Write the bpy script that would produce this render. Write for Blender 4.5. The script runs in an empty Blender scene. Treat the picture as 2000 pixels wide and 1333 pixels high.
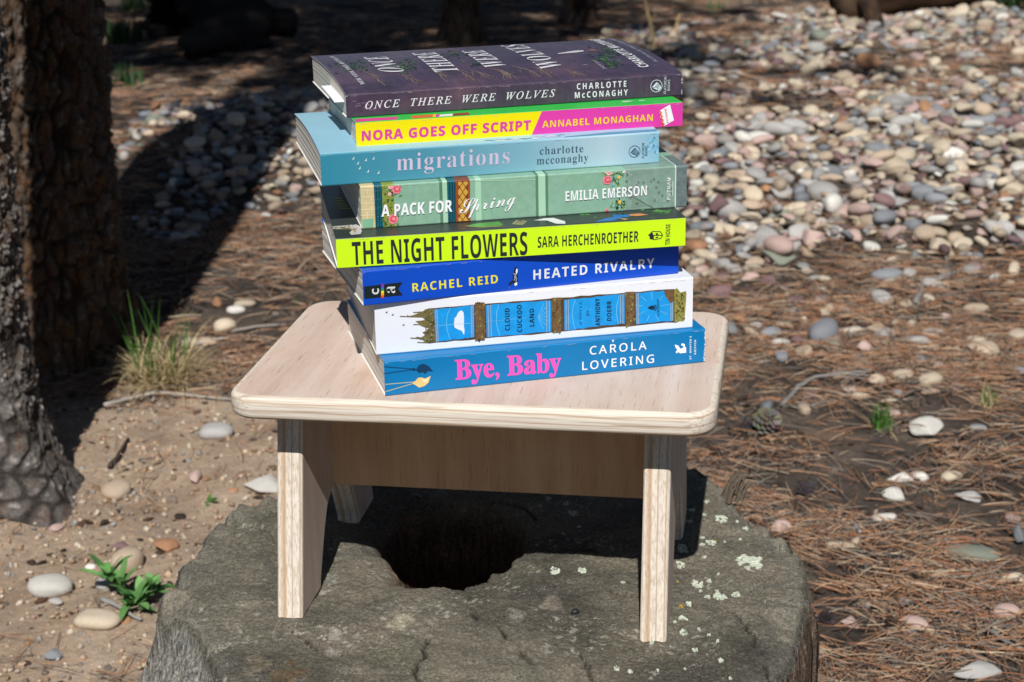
import bpy, bmesh, math, random
import numpy as np
from math import sin, cos, pi, radians
from mathutils import Vector, Matrix, Euler

# ------------------------------------------------------------------ camera, sky, sun, exposure
S = bpy.context.scene
COL = S.collection
GH = 0.44                       # height of the stool's top above the forest floor, metres
F_PX, PITCH, ROLL, CAM_H = 3346.62, radians(18.2971), radians(-1.1030), 0.35615 + GH
cam_d = bpy.data.cameras.new('camera')
cam = bpy.data.objects.new('camera', cam_d); COL.objects.link(cam)
cam_d.sensor_width = 36.0; cam_d.lens = F_PX * 36 / 2000
cam_d.clip_start = 0.02; cam_d.clip_end = 400
cam.matrix_world = Matrix.Translation((0, 0, CAM_H)) @ Matrix.Rotation(pi/2 - PITCH, 4, 'X') @ Matrix.Rotation(ROLL, 4, 'Z')
cam_d.dof.use_dof = True; cam_d.dof.focus_distance = 1.02; cam_d.dof.aperture_fstop = 19
S.camera = cam

SUN_DIR = Vector((0.038, 0.916, -1.0)).normalized()      # the way the light travels
elev = math.asin(-SUN_DIR.z)
W = bpy.data.worlds.new("World"); S.world = W; W.use_nodes = True
nt = W.node_tree; bg = nt.nodes['Background']
sky = nt.nodes.new('ShaderNodeTexSky'); sky.sky_type = 'NISHITA'; sky.sun_disc = False
sky.sun_elevation = elev; sky.sun_rotation = math.atan2(-SUN_DIR.x, -SUN_DIR.y); sky.altitude = 2500
nt.links.new(sky.outputs[0], bg.inputs[0]); bg.inputs[1].default_value = 0.05
sl = bpy.data.lights.new('sun', 'SUN'); sl.energy = 5.0; sl.angle = radians(0.53); sl.color = (1.0, 0.982, 0.955)
sun = bpy.data.objects.new('sun', sl); COL.objects.link(sun)
sun.rotation_euler = SUN_DIR.to_track_quat('-Z', 'Y').to_euler(); sun.location = (0, -6, 8)
S.view_settings.view_transform = 'Standard'; S.view_settings.look = 'None'
S.view_settings.exposure = -0.08; S.view_settings.gamma = 1

# ------------------------------------------------------------------ measuring: photo point -> point on a real plane
C0 = np.array([0, 0, CAM_H]); FW = np.array([0, cos(PITCH), -sin(PITCH)]); UPV = np.array([0, sin(PITCH), cos(PITCH)]); RT = np.array([1., 0, 0])
def ray(p):
    x, y = p[0] - 1000., p[1] - 666.5
    cr, sr = cos(ROLL), sin(ROLL); x, y = cr*x + sr*y, -sr*x + cr*y
    return FW + RT*x/F_PX - UPV*y/F_PX
def onplane(p, o, n):
    d = ray(p); return C0 + d * (((np.array(o) - C0) @ np.array(n)) / (d @ np.array(n)))
def on_z(p, z): return onplane(p, (0, 0, z), (0, 0, 1.))
def proj(P):
    P = np.atleast_2d(P) - C0; z = P @ FW; x = P @ RT / z * F_PX; y = -(P @ UPV) / z * F_PX
    cr, sr = cos(ROLL), sin(ROLL)
    return np.c_[1000 + cr*x - sr*y, 666.5 + sr*x + cr*y]
def pxm(P): return F_PX / float((np.array(P) - C0) @ FW)          # photo px per metre there

# ------------------------------------------------------------------ noise
def _h(ix, seed):
    h = np.zeros(ix.shape[:-1], np.uint64)
    for k in range(ix.shape[-1]):
        h = (h ^ (ix[..., k].astype(np.int64).astype(np.uint64) * np.uint64([0x9E3779B97F4A7C15, 0xC2B2AE3D27D4EB4F, 0x165667B19E3779F9][k]))) * np.uint64(0xFF51AFD7ED558CCD)
        h ^= h >> np.uint64(31)
    h = (h + np.uint64(seed * 7919 + 13)) * np.uint64(0xC4CEB9FE1A85EC53); h ^= h >> np.uint64(33)
    return (h >> np.uint64(40)).astype(np.float64) / float(1 << 24)
def vn(p, seed=0):
    p = np.asarray(p, float); i = np.floor(p).astype(np.int64); f = p - i; f = f*f*(3 - 2*f)
    D = p.shape[-1]; out = 0
    for c in range(1 << D):
        o = np.array([(c >> k) & 1 for k in range(D)]); w = np.prod(np.where(o, f, 1 - f), axis=-1)
        out = out + w * _h(i + o, seed)
    return out * 2 - 1
def fbm(p, oct=4, seed=0):
    p = np.asarray(p, float); a = 1.; o = 0; t = 0
    for k in range(oct): o = o + a * vn(p * 2**k + 17.3*k, seed + k); t += a; a *= .5
    return o / t
def worley(p, seed=0):
    p = np.asarray(p, float); i = np.floor(p).astype(np.int64)
    d1 = np.full(p.shape[0], 9.); d2 = d1.copy(); idv = np.zeros(p.shape[0])
    for dx in (-1, 0, 1):
        for dy in (-1, 0, 1):
            c = i + np.array([dx, dy]); q = c + np.stack([_h(c, seed), _h(c, seed + 50)], -1)
            d = np.sqrt(((q - p)**2).sum(-1)); hid = _h(c, seed + 99)
            nd2 = np.where(d < d1, d1, np.minimum(d2, d)); idv = np.where(d < d1, hid, idv)
            d1 = np.minimum(d1, d); d2 = nd2
    return d1, d2, idv
def sstep(a, b, x): t = np.clip((x - a) / (b - a), 0, 1); return t*t*(3 - 2*t)

# ------------------------------------------------------------------ materials
def lin(r, g=None, b=None):
    if g is None: g = b = r
    return tuple((c/255/12.92 if c/255 <= .04045 else ((c/255 + .055)/1.055)**2.4) for c in (r, g, b))
class NM:
    def __init__(s, name, rough=.6, spec=.4):
        s.m = bpy.data.materials.new(name); s.m.use_nodes = True; s.t = s.m.node_tree; s.b = s.t.nodes['Principled BSDF']
        s.b.inputs['Roughness'].default_value = rough; s.b.inputs['Specular IOR Level'].default_value = spec
    def n(s, k, **kw):
        nd = s.t.nodes.new('ShaderNode' + k)
        for a, v in kw.items():
            if a.startswith('i_'):
                key = a[2:].replace('_', ' ')
                nd.inputs[int(key) if key.isdigit() else key].default_value = v
            else: setattr(nd, a, v)
        return nd
    def l(s, a, b): s.t.links.new(a, b)
    def coord(s, kind='Object', scale=(1, 1, 1), rot=(0, 0, 0)):
        c = s.n('TexCoord'); m = s.n('Mapping'); m.inputs['Scale'].default_value = scale; m.inputs['Rotation'].default_value = rot
        s.l(c.outputs[kind], m.inputs[0]); return m.outputs[0]
    def noise(s, vec, scale, detail=4, rough=.6, dist=0):
        nd = s.n('TexNoise'); nd.inputs['Scale'].default_value = scale; nd.inputs['Detail'].default_value = detail
        nd.inputs['Roughness'].default_value = rough; nd.inputs['Distortion'].default_value = dist
        s.l(vec, nd.inputs['Vector']); return nd.outputs['Fac']
    def ramp(s, fac, stops, interp='LINEAR'):
        r = s.n('ValToRGB'); cr = r.color_ramp; cr.interpolation = interp
        while len(cr.elements) < len(stops): cr.elements.new(.5)
        for e, (p, c) in zip(cr.elements, stops): e.position = p; e.color = (*c, 1) if len(c) == 3 else c
        s.l(fac, r.inputs[0]); return r.outputs[0]
    def mix(s, fac, a, b, mode='MIX'):
        m = s.n('Mix', data_type='RGBA', blend_type=mode)
        for sock, v in ((m.inputs[0], fac), (m.inputs[6], a), (m.inputs[7], b)):
            if isinstance(v, (int, float)): sock.default_value = v
            elif isinstance(v, tuple): sock.default_value = (*v, 1) if len(v) == 3 else v
            else: s.l(v, sock)
        return m.outputs[2]
    def math(s, op, a, b=0.):
        m = s.n('Math', operation=op)
        for k, v in enumerate((a, b)):
            if isinstance(v, (int, float)): m.inputs[k].default_value = v
            else: s.l(v, m.inputs[k])
        return m.outputs[0]
    def attr(s, name):
        a = s.n('Attribute', attribute_name=name); return a.outputs['Color']
    def bump(s, h, strength=.5, dist=.001):
        b = s.n('Bump'); b.inputs['Strength'].default_value = strength; b.inputs['Distance'].default_value = dist
        s.l(h, b.inputs['Height']); s.l(b.outputs[0], s.b.inputs['Normal'])
    def color(s, c):
        if isinstance(c, tuple): s.b.inputs['Base Color'].default_value = (*c, 1)
        else: s.l(c, s.b.inputs['Base Color'])
        return s.m
GREY = lambda v: (v, v, v)

def print_mat(name, rgb, var=.10, rough=.42, scale=60):
    """printed, laminated cover stock with faint mottling"""
    m = NM(name, rough, .45); c = lin(*rgb)
    f = m.noise(m.coord(), scale, 5)
    col = m.ramp(f, [(.25, tuple(x*(1 - var) for x in c)), (.75, tuple(min(1, x*(1 + var)) for x in c))])
    fb = m.noise(m.coord(), 900, 2); m.bump(fb, .06, .0002)
    return m.color(col)
_flat = {}
def ink(*rgb):
    if rgb not in _flat: _flat[rgb] = print_mat('ink_%02x%02x%02x' % rgb, rgb, .06)
    return _flat[rgb]

def mat_pages():
    m = NM('page_edges', .85, .15)
    v = m.coord('Object', (3, 3, 2600)); f = m.noise(v, 1, 3, .7)
    v2 = m.coord('Object', (14, 14, 420)); g = m.noise(v2, 1, 2)
    c = m.ramp(f, [(.25, lin(196, 190, 178)), (.5, lin(226, 221, 210)), (.75, lin(238, 235, 226))])
    c = m.mix(.22, c, m.ramp(g, [(.3, lin(206, 200, 188)), (.65, lin(244, 241, 232))]), 'MULTIPLY')
    m.bump(f, .2, .0004); return m.color(c)
PAGES = mat_pages()
PAPER = print_mat('paper_white', (238, 236, 230), .02, .7)

def mat_veneer(name, axis=1, tone=(lin(192, 165, 146), lin(206, 182, 165), lin(216, 197, 183)), light=lin(218, 205, 195)):
    m = NM(name, .62, .25)
    sc = [230., 230., 230.]; sc[axis] = 11.
    fl = m.noise(m.coord('Object', tuple(sc)), 4.2, 3, .6)                 # short dark pores
    sc2 = [60., 60., 60.]; sc2[axis] = 4.
    st = m.noise(m.coord('Object', tuple(sc2)), 1., 4, .6, .4)
    cl = m.noise(m.coord('Object'), 14., 3)
    c = m.ramp(st, [(.3, tone[0]), (.52, tone[1]), (.72, tone[2])])
    c = m.mix(m.ramp(cl, [(.35, GREY(.0)), (.7, GREY(.5))]), c, light)
    c = m.mix(m.ramp(fl, [(.30, GREY(.55)), (.40, GREY(0))]), c, lin(150, 108, 84))
    m.bump(fl, .35, .0005); return m.color(c)
def mat_ply(name, across, along, wob=.55, strk=.42):
    """cut edge of plywood: plies stacked along `across`, grain runs along `along`"""
    m = NM(name, .7, .2)
    tc = m.n('TexCoord'); sp = m.n('SeparateXYZ'); m.l(tc.outputs['Object'], sp.inputs[0])
    sc = [25., 25., 25.]; sc[along] = 6.
    w = m.noise(m.coord('Object', tuple(sc)), 1., 3)
    z = m.math('ADD', m.math('MULTIPLY', sp.outputs[across], 1/.0166), m.math('MULTIPLY', m.math('SUBTRACT', w, .5), wob))
    a, b, d, e = lin(228, 216, 198), lin(214, 194, 170), lin(186, 158, 132), lin(222, 212, 198)
    zf = m.math('FRACT', m.math('ADD', z, 20.))
    c = m.ramp(zf, [(0, e), (.14, a), (.20, d), (.235, e), (.40, a), (.46, b), (.58, d), (.63, lin(204, 178, 152)), (.68, a), (.84, e), (.88, d), (.92, e), (1, e)])
    sc2 = [900., 900., 900.]; sc2[along] = 14.
    g = m.noise(m.coord('Object', tuple(sc2)), 1., 3, .7)
    sc3 = [380., 380., 380.]; sc3[along] = 9.
    g3 = m.noise(m.coord('Object', tuple(sc3)), 1., 4, .6, 1.2)
    c = m.mix(m.ramp(g, [(.34, GREY(.55)), (.54, GREY(0))]), c, lin(168, 144, 120))
    c = m.mix(m.ramp(g3, [(.36, GREY(strk)), (.46, GREY(0))]), c, lin(150, 122, 100))
    kn = m.noise(m.coord('Object', (16, 16, 60)), 1.6, 2)
    c = m.mix(m.ramp(kn, [(.74, GREY(0)), (.80, GREY(.8))]), c, lin(120, 84, 60))
    m.bump(g, .5, .0005); return m.color(c)

def mat_attr(name, rough=.85, spec=.2, bscale=0, bstr=.4, bdist=.002, tint=None):
    """colour comes from the mesh's own 'col' attribute, broken up by fine noise"""
    m = NM(name, rough, spec); c = m.attr('col')
    f = m.noise(m.coord(), bscale or 80, 5, .7)
    c = m.mix(.75, c, m.ramp(f, [(.25, GREY(.55)), (.75, GREY(1.35))]), 'MULTIPLY')
    if bscale: m.bump(f, bstr, bdist)
    return m.color(c)

def mat_stone():
    m = NM('river_stone', .72, .3); c = m.attr('col')
    oi = m.n('ObjectInfo')
    off = m.n('Vector' + 'Math', operation='ADD'); tc = m.n('TexCoord')
    cb = m.n('CombineXYZ'); m.l(m.math('MULTIPLY', oi.outputs['Random'], 40.), cb.inputs[0]); m.l(m.math('MULTIPLY', oi.outputs['Random'], 17.), cb.inputs[1])
    m.l(tc.outputs['Object'], off.inputs[0]); m.l(cb.outputs[0], off.inputs[1]); v = off.outputs[0]
    a = m.noise(v, 45, 5, .65); b = m.noise(v, 260, 3, .7); d = m.noise(v, 14, 2, .5, 1.5)
    c = m.mix(.8, c, m.ramp(a, [(.28, (.42, .38, .35)), (.5, GREY(.95)), (.72, (1.32, 1.28, 1.2))]), 'MULTIPLY')
    c = m.mix(.6, c, m.ramp(b, [(.3, GREY(.62)), (.55, GREY(1.05)), (.75, GREY(1.2))]), 'MULTIPLY')
    c = m.mix(m.ramp(d, [(.56, GREY(0)), (.62, GREY(.35)), (.68, GREY(0))]), c, lin(190, 150, 112))
    val = m.ramp(oi.outputs['Random'], [(0, GREY(.76)), (1, GREY(1.20))])
    c = m.mix(1., c, val, 'MULTIPLY')
    m.bump(a, .35, .003); return m.color(c)
STONE = mat_stone()

def mat_ground():
    m = NM('forest_soil', .95, .1)
    v = m.coord('Object')
    a = m.noise(v, 9, 6, .65); b = m.noise(v, 90, 5, .7); d = m.noise(v, 420, 3, .7)
    soil = m.ramp(a, [(.3, lin(56, 51, 47)), (.5, lin(82, 73, 66)), (.7, lin(112, 99, 88))])
    soil = m.mix(.8, soil, m.ramp(b, [(.3, GREY(.45)), (.55, GREY(1)), (.75, GREY(1.5))]), 'MULTIPLY')
    sand = m.ramp(a, [(.25, lin(142, 122, 103)), (.5, lin(172, 150, 128)), (.75, lin(188, 168, 146))])
    sand = m.mix(.7, sand, m.ramp(b, [(.3, GREY(.62)), (.55, GREY(1)), (.75, GREY(1.25))]), 'MULTIPLY')
    sand = m.mix(m.ramp(d, [(.62, GREY(0)), (.7, GREY(.6))]), sand, lin(206, 186, 156))
    sand = m.mix(m.ramp(d, [(.28, GREY(.6)), (.36, GREY(0))]), sand, lin(96, 76, 60))
    c = m.mix(m.attr('sand'), soil, sand)
    h = m.math('ADD', b, m.math('MULTIPLY', d, .4)); m.bump(h, .7, .008)
    return m.color(c)

def mat_stump():
    m = NM('weathered_stump_wood', .92, .12)
    v = m.coord('Object'); c = m.attr('col')
    a = m.noise(v, 26, 6, .68); b = m.noise(v, 420, 5, .8); d = m.noise(v, 110, 4, .7); e = m.noise(v, 900, 2, .6); f = m.noise(v, 60, 3, .6)
    c = m.mix(.8, c, m.ramp(a, [(.28, (.48, .5, .5)), (.5, (.98, 1, .93)), (.72, (1.4, 1.32, 1.2))]), 'MULTIPLY')
    c = m.mix(.85, c, m.ramp(b, [(.30, GREY(.28)), (.5, GREY(.98)), (.70, GREY(1.9))]), 'MULTIPLY')
    c = m.mix(m.ramp(d, [(.62, GREY(0)), (.70, GREY(.5))]), c, lin(156, 150, 138))
    c = m.mix(m.math('MULTIPLY', m.ramp(e, [(.60, GREY(0)), (.66, GREY(.9))]), m.ramp(f, [(.5, GREY(0)), (.62, GREY(1))])), c, lin(196, 190, 178))
    c = m.mix(m.ramp(e, [(.30, GREY(.75)), (.38, GREY(0))]), c, lin(40, 37, 33))
    fib = m.noise(m.coord('Object', (420, 420, 14)), 1., 4, .7)
    sd = m.attr('side')
    c = m.mix(m.math('MULTIPLY', sd, .95), c, m.ramp(fib, [(.3, GREY(.22)), (.5, GREY(.95)), (.7, GREY(1.7))]), 'MULTIPLY')
    h = m.math('ADD', m.math('MULTIPLY', b, 1.0), m.math('ADD', m.math('MULTIPLY', d, .35), m.math('MULTIPLY', m.math('MULTIPLY', fib, sd), 3.)))
    m.bump(h, .85, .0035); return m.color(c)

def mat_bark():
    m = NM('pine_bark', .95, .1)
    v = m.coord('Object'); c = m.attr('col')
    b = m.noise(v, 220, 5, .75); a = m.noise(v, 40, 4, .7)
    c = m.mix(.9, c, m.ramp(b, [(.28, GREY(.35)), (.5, GREY(1)), (.72, GREY(1.7))]), 'MULTIPLY')
    c = m.mix(.6, c, m.ramp(a, [(.3, (.6, .55, .5)), (.7, (1.3, 1.28, 1.25))]), 'MULTIPLY')
    m.bump(b, .8, .004); return m.color(c)
BARK = mat_bark()

# ------------------------------------------------------------------ mesh helpers
def mesh_np(name, V, Fc, mats, mi=None, smooth=False, attrs=None):
    """V: (n,3); Fc: (m,k) array or list of tuples"""
    me = bpy.data.meshes.new(name); V = np.asarray(V, np.float64)
    if isinstance(Fc, np.ndarray):
        k = Fc.shape[1]; n = len(Fc)
        me.vertices.add(len(V)); me.loops.add(n*k); me.polygons.add(n)
        me.vertices.foreach_set('co', V.astype(np.float32).ravel())
        me.loops.foreach_set('vertex_index', Fc.astype(np.int32).ravel())
        me.polygons.foreach_set('loop_start', np.arange(0, n*k, k, dtype=np.int32))
        me.update(calc_edges=True)
    else:
        me.from_pydata([tuple(v) for v in V], [], [tuple(f) for f in Fc])
    for m in (mats if isinstance(mats, (list, tuple)) else [mats]): me.materials.append(m)
    if mi is not None: me.polygons.foreach_set('material_index', np.asarray(mi, np.int32))
    me.polygons.foreach_set('use_smooth', np.full(len(me.polygons), bool(smooth)))
    for an, av in (attrs or {}).items():
        av = np.asarray(av, float)
        if av.ndim == 1: av = np.repeat(av[:, None], 3, 1)
        at = me.color_attributes.new(an, 'FLOAT_COLOR', 'POINT')
        at.data.foreach_set('color', np.c_[av, np.ones(len(av))].astype(np.float32).ravel())
    me.update(); return me
def link(name, me, parent=None, loc=(0, 0, 0), rot=(0, 0, 0), scale=(1, 1, 1)):
    o = bpy.data.objects.new(name, me); COL.objects.link(o)
    o.location = loc; o.rotation_euler = rot; o.scale = scale
    if parent: o.parent = parent
    return o
def tag(o, label, cat, group=None):
    o['label'] = label; o['category'] = cat
    if group: o['group'] = group
    return o
def thing(name, label, cat, loc=(0, 0, 0), rotz=0, group=None):
    return tag(link(name, None, None, loc, (0, 0, rotz)), label, cat, group)
class MB:
    """collects faces of several materials into one mesh"""
    def __init__(s): s.v = []; s.f = []; s.mi = []; s.mats = []; s.c = []
    def m(s, mat):
        if mat not in s.mats: s.mats.append(mat)
        return s.mats.index(mat)
    def add(s, V, Fc, mat, col=None):
        o = len(s.v); s.v += [tuple(v) for v in V]; s.f += [tuple(i + o for i in f) for f in Fc]; s.mi += [s.m(mat)] * len(Fc)
        s.c += [col or (1, 1, 1)] * len(V)
    def tube(s, pts, rad, mat, n=6, col=None, cap=True):
        pts = [np.array(p, float) for p in pts]; V = []; Fc = []
        for i, p in enumerate(pts):
            t = pts[min(i + 1, len(pts) - 1)] - pts[max(i - 1, 0)]; t /= np.linalg.norm(t) + 1e-9
            a = np.cross(t, [0, 0, 1.]); a = a if np.linalg.norm(a) > .1 else np.cross(t, [0, 1., 0]); a /= np.linalg.norm(a); b = np.cross(t, a)
            r = rad[i] if hasattr(rad, '__len__') else rad
            for k in range(n): w = 2*pi*k/n; V.append(p + r*(a*cos(w) + b*sin(w)))
        for i in range(len(pts) - 1):
            for k in range(n): Fc.append((i*n + k, i*n + (k+1) % n, (i+1)*n + (k+1) % n, (i+1)*n + k))
        if cap: Fc.append(tuple(range(n))[::-1]); Fc.append(tuple((len(pts)-1)*n + k for k in range(n)))
        s.add(V, Fc, mat, col)
    def mesh(s, name, smooth=False): return mesh_np(name, s.v, s.f, s.mats, s.mi, smooth, {'col': s.c})
def grid_faces(nr, nc, wrap=False):
    r = np.arange(nr - 1)[:, None]; c = np.arange(nc if wrap else nc - 1)[None, :]; c2 = (c + 1) % nc
    return np.stack([r*nc + c, r*nc + c2, (r+1)*nc + c2, (r+1)*nc + c], -1).reshape(-1, 4)

#@@GROUND@@
# ------------------------------------------------------------------ ground
Gp = lambda x, y: on_z((x, y), 0.0)[:2]
SAND_PATH = [Gp(-60, 1250), Gp(120, 1120), Gp(230, 1000), Gp(330, 905)]
def seg_dist(P, path):
    best = np.full(len(P), 9.)
    for a, b in zip(path[:-1], path[1:]):
        ab = b - a; t = np.clip(((P - a) @ ab) / (ab @ ab), 0, 1); best = np.minimum(best, np.linalg.norm(P - a - t[:, None]*ab, axis=1))
    return best
MOUND_C = Gp(480, 345); MOUND2_C = Gp(1720, 330)
def sand_mask(P):
    P = np.atleast_2d(P); return 1 - sstep(.16, .36, seg_dist(P, SAND_PATH) + .10*fbm(P*5, 3, 5))
def gz(P):
    P = np.atleast_2d(np.asarray(P, float)[..., :2])
    z = .02*fbm(P*1.3, 3, 1) + .012*fbm(P*6, 3, 2)
    e = (P - MOUND_C) / np.array([.42, .62]); z += .12*np.exp(-(e**2).sum(1)*1.3)
    e = (P - MOUND2_C) / np.array([1.0, 1.2]); z += .07*np.exp(-(e**2).sum(1)*1.2)
    far = sstep(9, 30, np.linalg.norm(P, axis=1)); return z*(1 - far)
def gpt(x, y):
    """point on the uneven ground seen at photo point (x, y)"""
    z = 0.
    for _ in range(6): p = on_z((x, y), z); z = float(gz(p[:2])[0])
    return np.array([p[0], p[1], z])
def axis_pts(lo, hi, step, far):
    core = np.arange(lo, hi, step); out = []; d = step
    x = hi; up = []
    while x < far: up.append(x); d *= 1.22; x += d
    x = lo - step; dn = []; d = step
    while x > -far: dn.append(x); d *= 1.22; x -= d
    return np.array(dn[::-1] + list(core) + up)
xs = axis_pts(-1.7, 2.1, .016, 120.); ys = axis_pts(.6, 7.0, .016, 120.)
X, Y = np.meshgrid(xs, ys); P2 = np.c_[X.ravel(), Y.ravel()]
Z = gz(P2) + (.005*fbm(P2*30, 3, 8)) * (np.linalg.norm(P2, axis=1) < 9)
g = link('ground', mesh_np('ground', np.c_[P2, Z], grid_faces(len(ys), len(xs)), mat_ground(), None, True, {'sand': sand_mask(P2)}))
g['kind'] = 'structure'

#@@STUMP@@
# ------------------------------------------------------------------ tree stump
ST_Z = GH - 0.156
out_px = [(520, 1450), (470, 1380), (424, 1320), (402, 1272), (384, 1228), (346, 1206), (302, 1166), (345, 1105), (395, 1060), (425, 1010), (470, 972), (520, 945), (700, 905), (900, 885), (1100, 872), (1300, 868),
          (1372, 882), (1420, 925), (1450, 975), (1495, 1012), (1512, 1035), (1545, 1045), (1570, 1075), (1574, 1120), (1560, 1220), (1540, 1300), (1480, 1400)]
oc = np.array([on_z(p, ST_Z)[:2] for p in out_px])
SC = np.array([-.02, 1.02])
oc = np.vstack([oc, [[.125, .78], [.02, .765], [-.07, .785]]])
ang = np.unwrap(np.arctan2(oc[:, 1] - SC[1], oc[:, 0] - SC[0])); rad = np.linalg.norm(oc - SC, axis=1)
idx = np.argsort(np.mod(ang, 2*pi)); A_, R_ = np.mod(ang, 2*pi)[idx], rad[idx]
A_ = np.r_[A_[-1] - 2*pi, A_, A_[0] + 2*pi]; R_ = np.r_[R_[-1], R_, R_[0]]
NT, NRI = 720, 170
th = np.linspace(0, 2*pi, NT, endpoint=False)
Rt = np.interp(th, A_, R_)
circ = lambda t, k: np.c_[np.cos(t)*k, np.sin(t)*k]
Rt = Rt + .0035*fbm(circ(th, 9), 4, 31) + .0022*fbm(circ(th, 40), 3, 32)
hole_px = [(728, 1066), (742, 1082), (756, 1112), (768, 1138), (800, 1142), (850, 1139), (893, 1141), (945, 1130), (958, 1112), (985, 1108), (1000, 1086), (1030, 1050), (1010, 1005), (900, 975), (800, 985), (735, 1030)]
hole = np.array([on_z(p, ST_Z)[:2] for p in hole_px]); HC = hole.mean(0)
ha = np.mod(np.arctan2(hole[:, 1] - HC[1], hole[:, 0] - HC[0]), 2*pi); hr = np.linalg.norm(hole - HC, axis=1); hi = np.argsort(ha)
HA = np.r_[ha[hi][-1] - 2*pi, ha[hi], ha[hi][0] + 2*pi]; HR = np.r_[hr[hi][-1], hr[hi], hr[hi][0]]
CRACKS = [[(975, 1225), (1005, 1250), (1038, 1295)], [(1120, 1270), (1150, 1305), (1162, 1345)], [(690, 1183), (730, 1176), (765, 1163)], [(838, 1245), (818, 1290), (812, 1345)], [(1185, 1152), (1222, 1166), (1246, 1170)], [(905, 1150), (915, 1185), (940, 1215)], [(560, 1225), (610, 1262), (680, 1300)], [(1430, 1190), (1470, 1240), (1500, 1330)], [(1090, 1080), (1140, 1072), (1190, 1080)]]
CRACKS = [[on_z(p, ST_Z)[:2] for p in c] for c in CRACKS]
def crack_d(P):
    Pw = P + np.c_[.0035*fbm(P*110, 3, 91), .0035*fbm(P*110, 3, 92)]; d = np.full(len(P), 9.)
    for c in CRACKS: d = np.minimum(d, seg_dist(Pw, c))
    return d
def stump_top(P):
    """height of the stump's cut face"""
    q = P - HC; t = np.mod(np.arctan2(q[:, 1], q[:, 0]), 2*pi); r = np.linalg.norm(q, axis=1)
    e = r - np.interp(t, HA, HR) + .0045*fbm(P*110, 4, 41)
    z = .0022*fbm(P*14, 4, 42) + .0016*fbm(P*70, 3, 43) + .0012*fbm(P*230, 3, 44)
    z = z - .004*np.exp(-np.clip(e, 0, 1)/.012) - .0035*np.exp(-(crack_d(P)/.0014)**2)*(fbm(P*60, 2, 93) > -.25)
    # feet of the stool press on a level cut: keep it within a couple of millimetres
    lw = .010 + .030*np.exp(-((np.abs(t - pi) - .05)/.75)**2); drop = 1 - sstep(0, 1, (e + lw)/(lw + .002))
    ck = np.abs(fbm(P*9 + 3, 3, 46)); z -= .004*np.exp(-(ck/.02)**2)*(fbm(P*5, 2, 47) > .05)
    return z - drop*(.062 + .02*fbm(P*40, 3, 45)), drop
fr = np.linspace(0, 1, NRI)**.8
PT = SC + (fr[:, None, None]*Rt[None, :, None])*np.stack([np.cos(th), np.sin(th)], -1)[None]
zt, drop = stump_top(PT.reshape(-1, 2))
rim = np.repeat(fr, NT); zt = zt - .006*sstep(.965, 1.0, rim)**2 - .012*sstep(.88, .97, rim + .05*fbm(PT.reshape(-1, 2)*60, 3, 49))*np.tile(sstep(.05, .3, fbm(circ(th, 5), 3, 48)), NRI)
V = [np.c_[PT.reshape(-1, 2), ST_Z + zt]]
LOBE = math.atan2(*(on_z((300, 1330), ST_Z)[:2] - SC)[::-1]); NS = 70; zl = np.linspace(0, 1, NS + 1)[1:]
edge_z = (ST_Z + zt).reshape(NRI, NT)[-1]
for s_ in zl:
    zz = edge_z*(1 - s_) + (-.06)*s_
    gro = .011*(fbm(np.c_[circ(th, 16), np.full(NT, s_*1.2)], 4, 51)) + .007*fbm(np.c_[circ(th, 60), np.full(NT, s_*2.)], 3, 52)
    crack = -.028*np.exp(-(fbm(np.c_[circ(th, 5), np.full(NT, s_*.7)], 2, 53)/.035)**2)
    lobe = np.exp(-(np.angle(np.exp(1j*(th - LOBE)))/.55)**2)
    k = Rt + lobe*.085*sstep(0, .30, s_) + (gro + crack)*sstep(0, .06, s_) + .001*min(1, s_*14) + .025*s_**3 + .04*sstep(.78, 1., s_)*(.6 + .6*np.sin(th*5 + 1))
    V.append(np.c_[SC[0] + k*np.cos(th), SC[1] + k*np.sin(th), zz])
V = np.vstack(V); n_top = NRI*NT
side = np.r_[.9*sstep(.985, 1, rim), np.ones(NS*NT)]
side[:n_top] = np.maximum(side[:n_top], (drop > .25)*.8)
P3 = V[:, :2]
tw = fbm(P3*9, 3, 60)
col = np.array(lin(130, 123, 111))[None]*np.ones((len(V), 1))
def blend(c, k, rgb): k = np.clip(k, 0, 1)[:, None]; return c*(1 - k) + np.array(lin(*rgb))*k
col = blend(col, sstep(.0, .5, tw)*.6, (142, 135, 121)); col = blend(col, sstep(.02, .45, -tw)*.8, (88, 84, 78))
col = blend(col, sstep(.1, .5, fbm(P3*16, 3, 61))*.4, (116, 114, 96))
col = blend(col, sstep(.86, 1., np.r_[rim, np.zeros(NS*NT)])*.35, (140, 136, 128))
sidev = np.r_[np.zeros(n_top), np.ones(NS*NT)]
for (px_, py_, rr0, cc) in [(560, 1324, .014, (124, 104, 82)), (505, 1300, .012, (150, 138, 120)), (782, 1216, .011, (176, 168, 150)), (655, 1243, .006, (168, 164, 156)), (652, 1268, .007, (160, 156, 148)), (1010, 1200, .008, (150, 146, 138)), (640, 1130, .008, (150, 147, 138)), (1085, 1180, .010, (152, 142, 130)), (820, 1080, .006, (150, 130, 116))]:
    q0 = on_z((px_, py_), ST_Z)[:2]; dd = np.linalg.norm((P3 - q0)*np.array([1, .8]), axis=1) + rr0*.7*fbm(P3*130, 3, 66); col = blend(col, (1 - sidev)*(1 - sstep(rr0*.55, rr0, dd))*.8, cc)
col = blend(col, (1 - sidev)*np.exp(-(crack_d(P3)/.0013)**2)*(fbm(P3*60, 2, 93) > -.25)*.8, (40, 36, 32))
sp_k = sstep(.36, .46, fbm(P3*330, 2, 67)*sstep(-.1, .3, fbm(P3*30, 3, 68))); col = blend(col, (1 - sidev)*sp_k*.7, (186, 181, 170))
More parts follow.
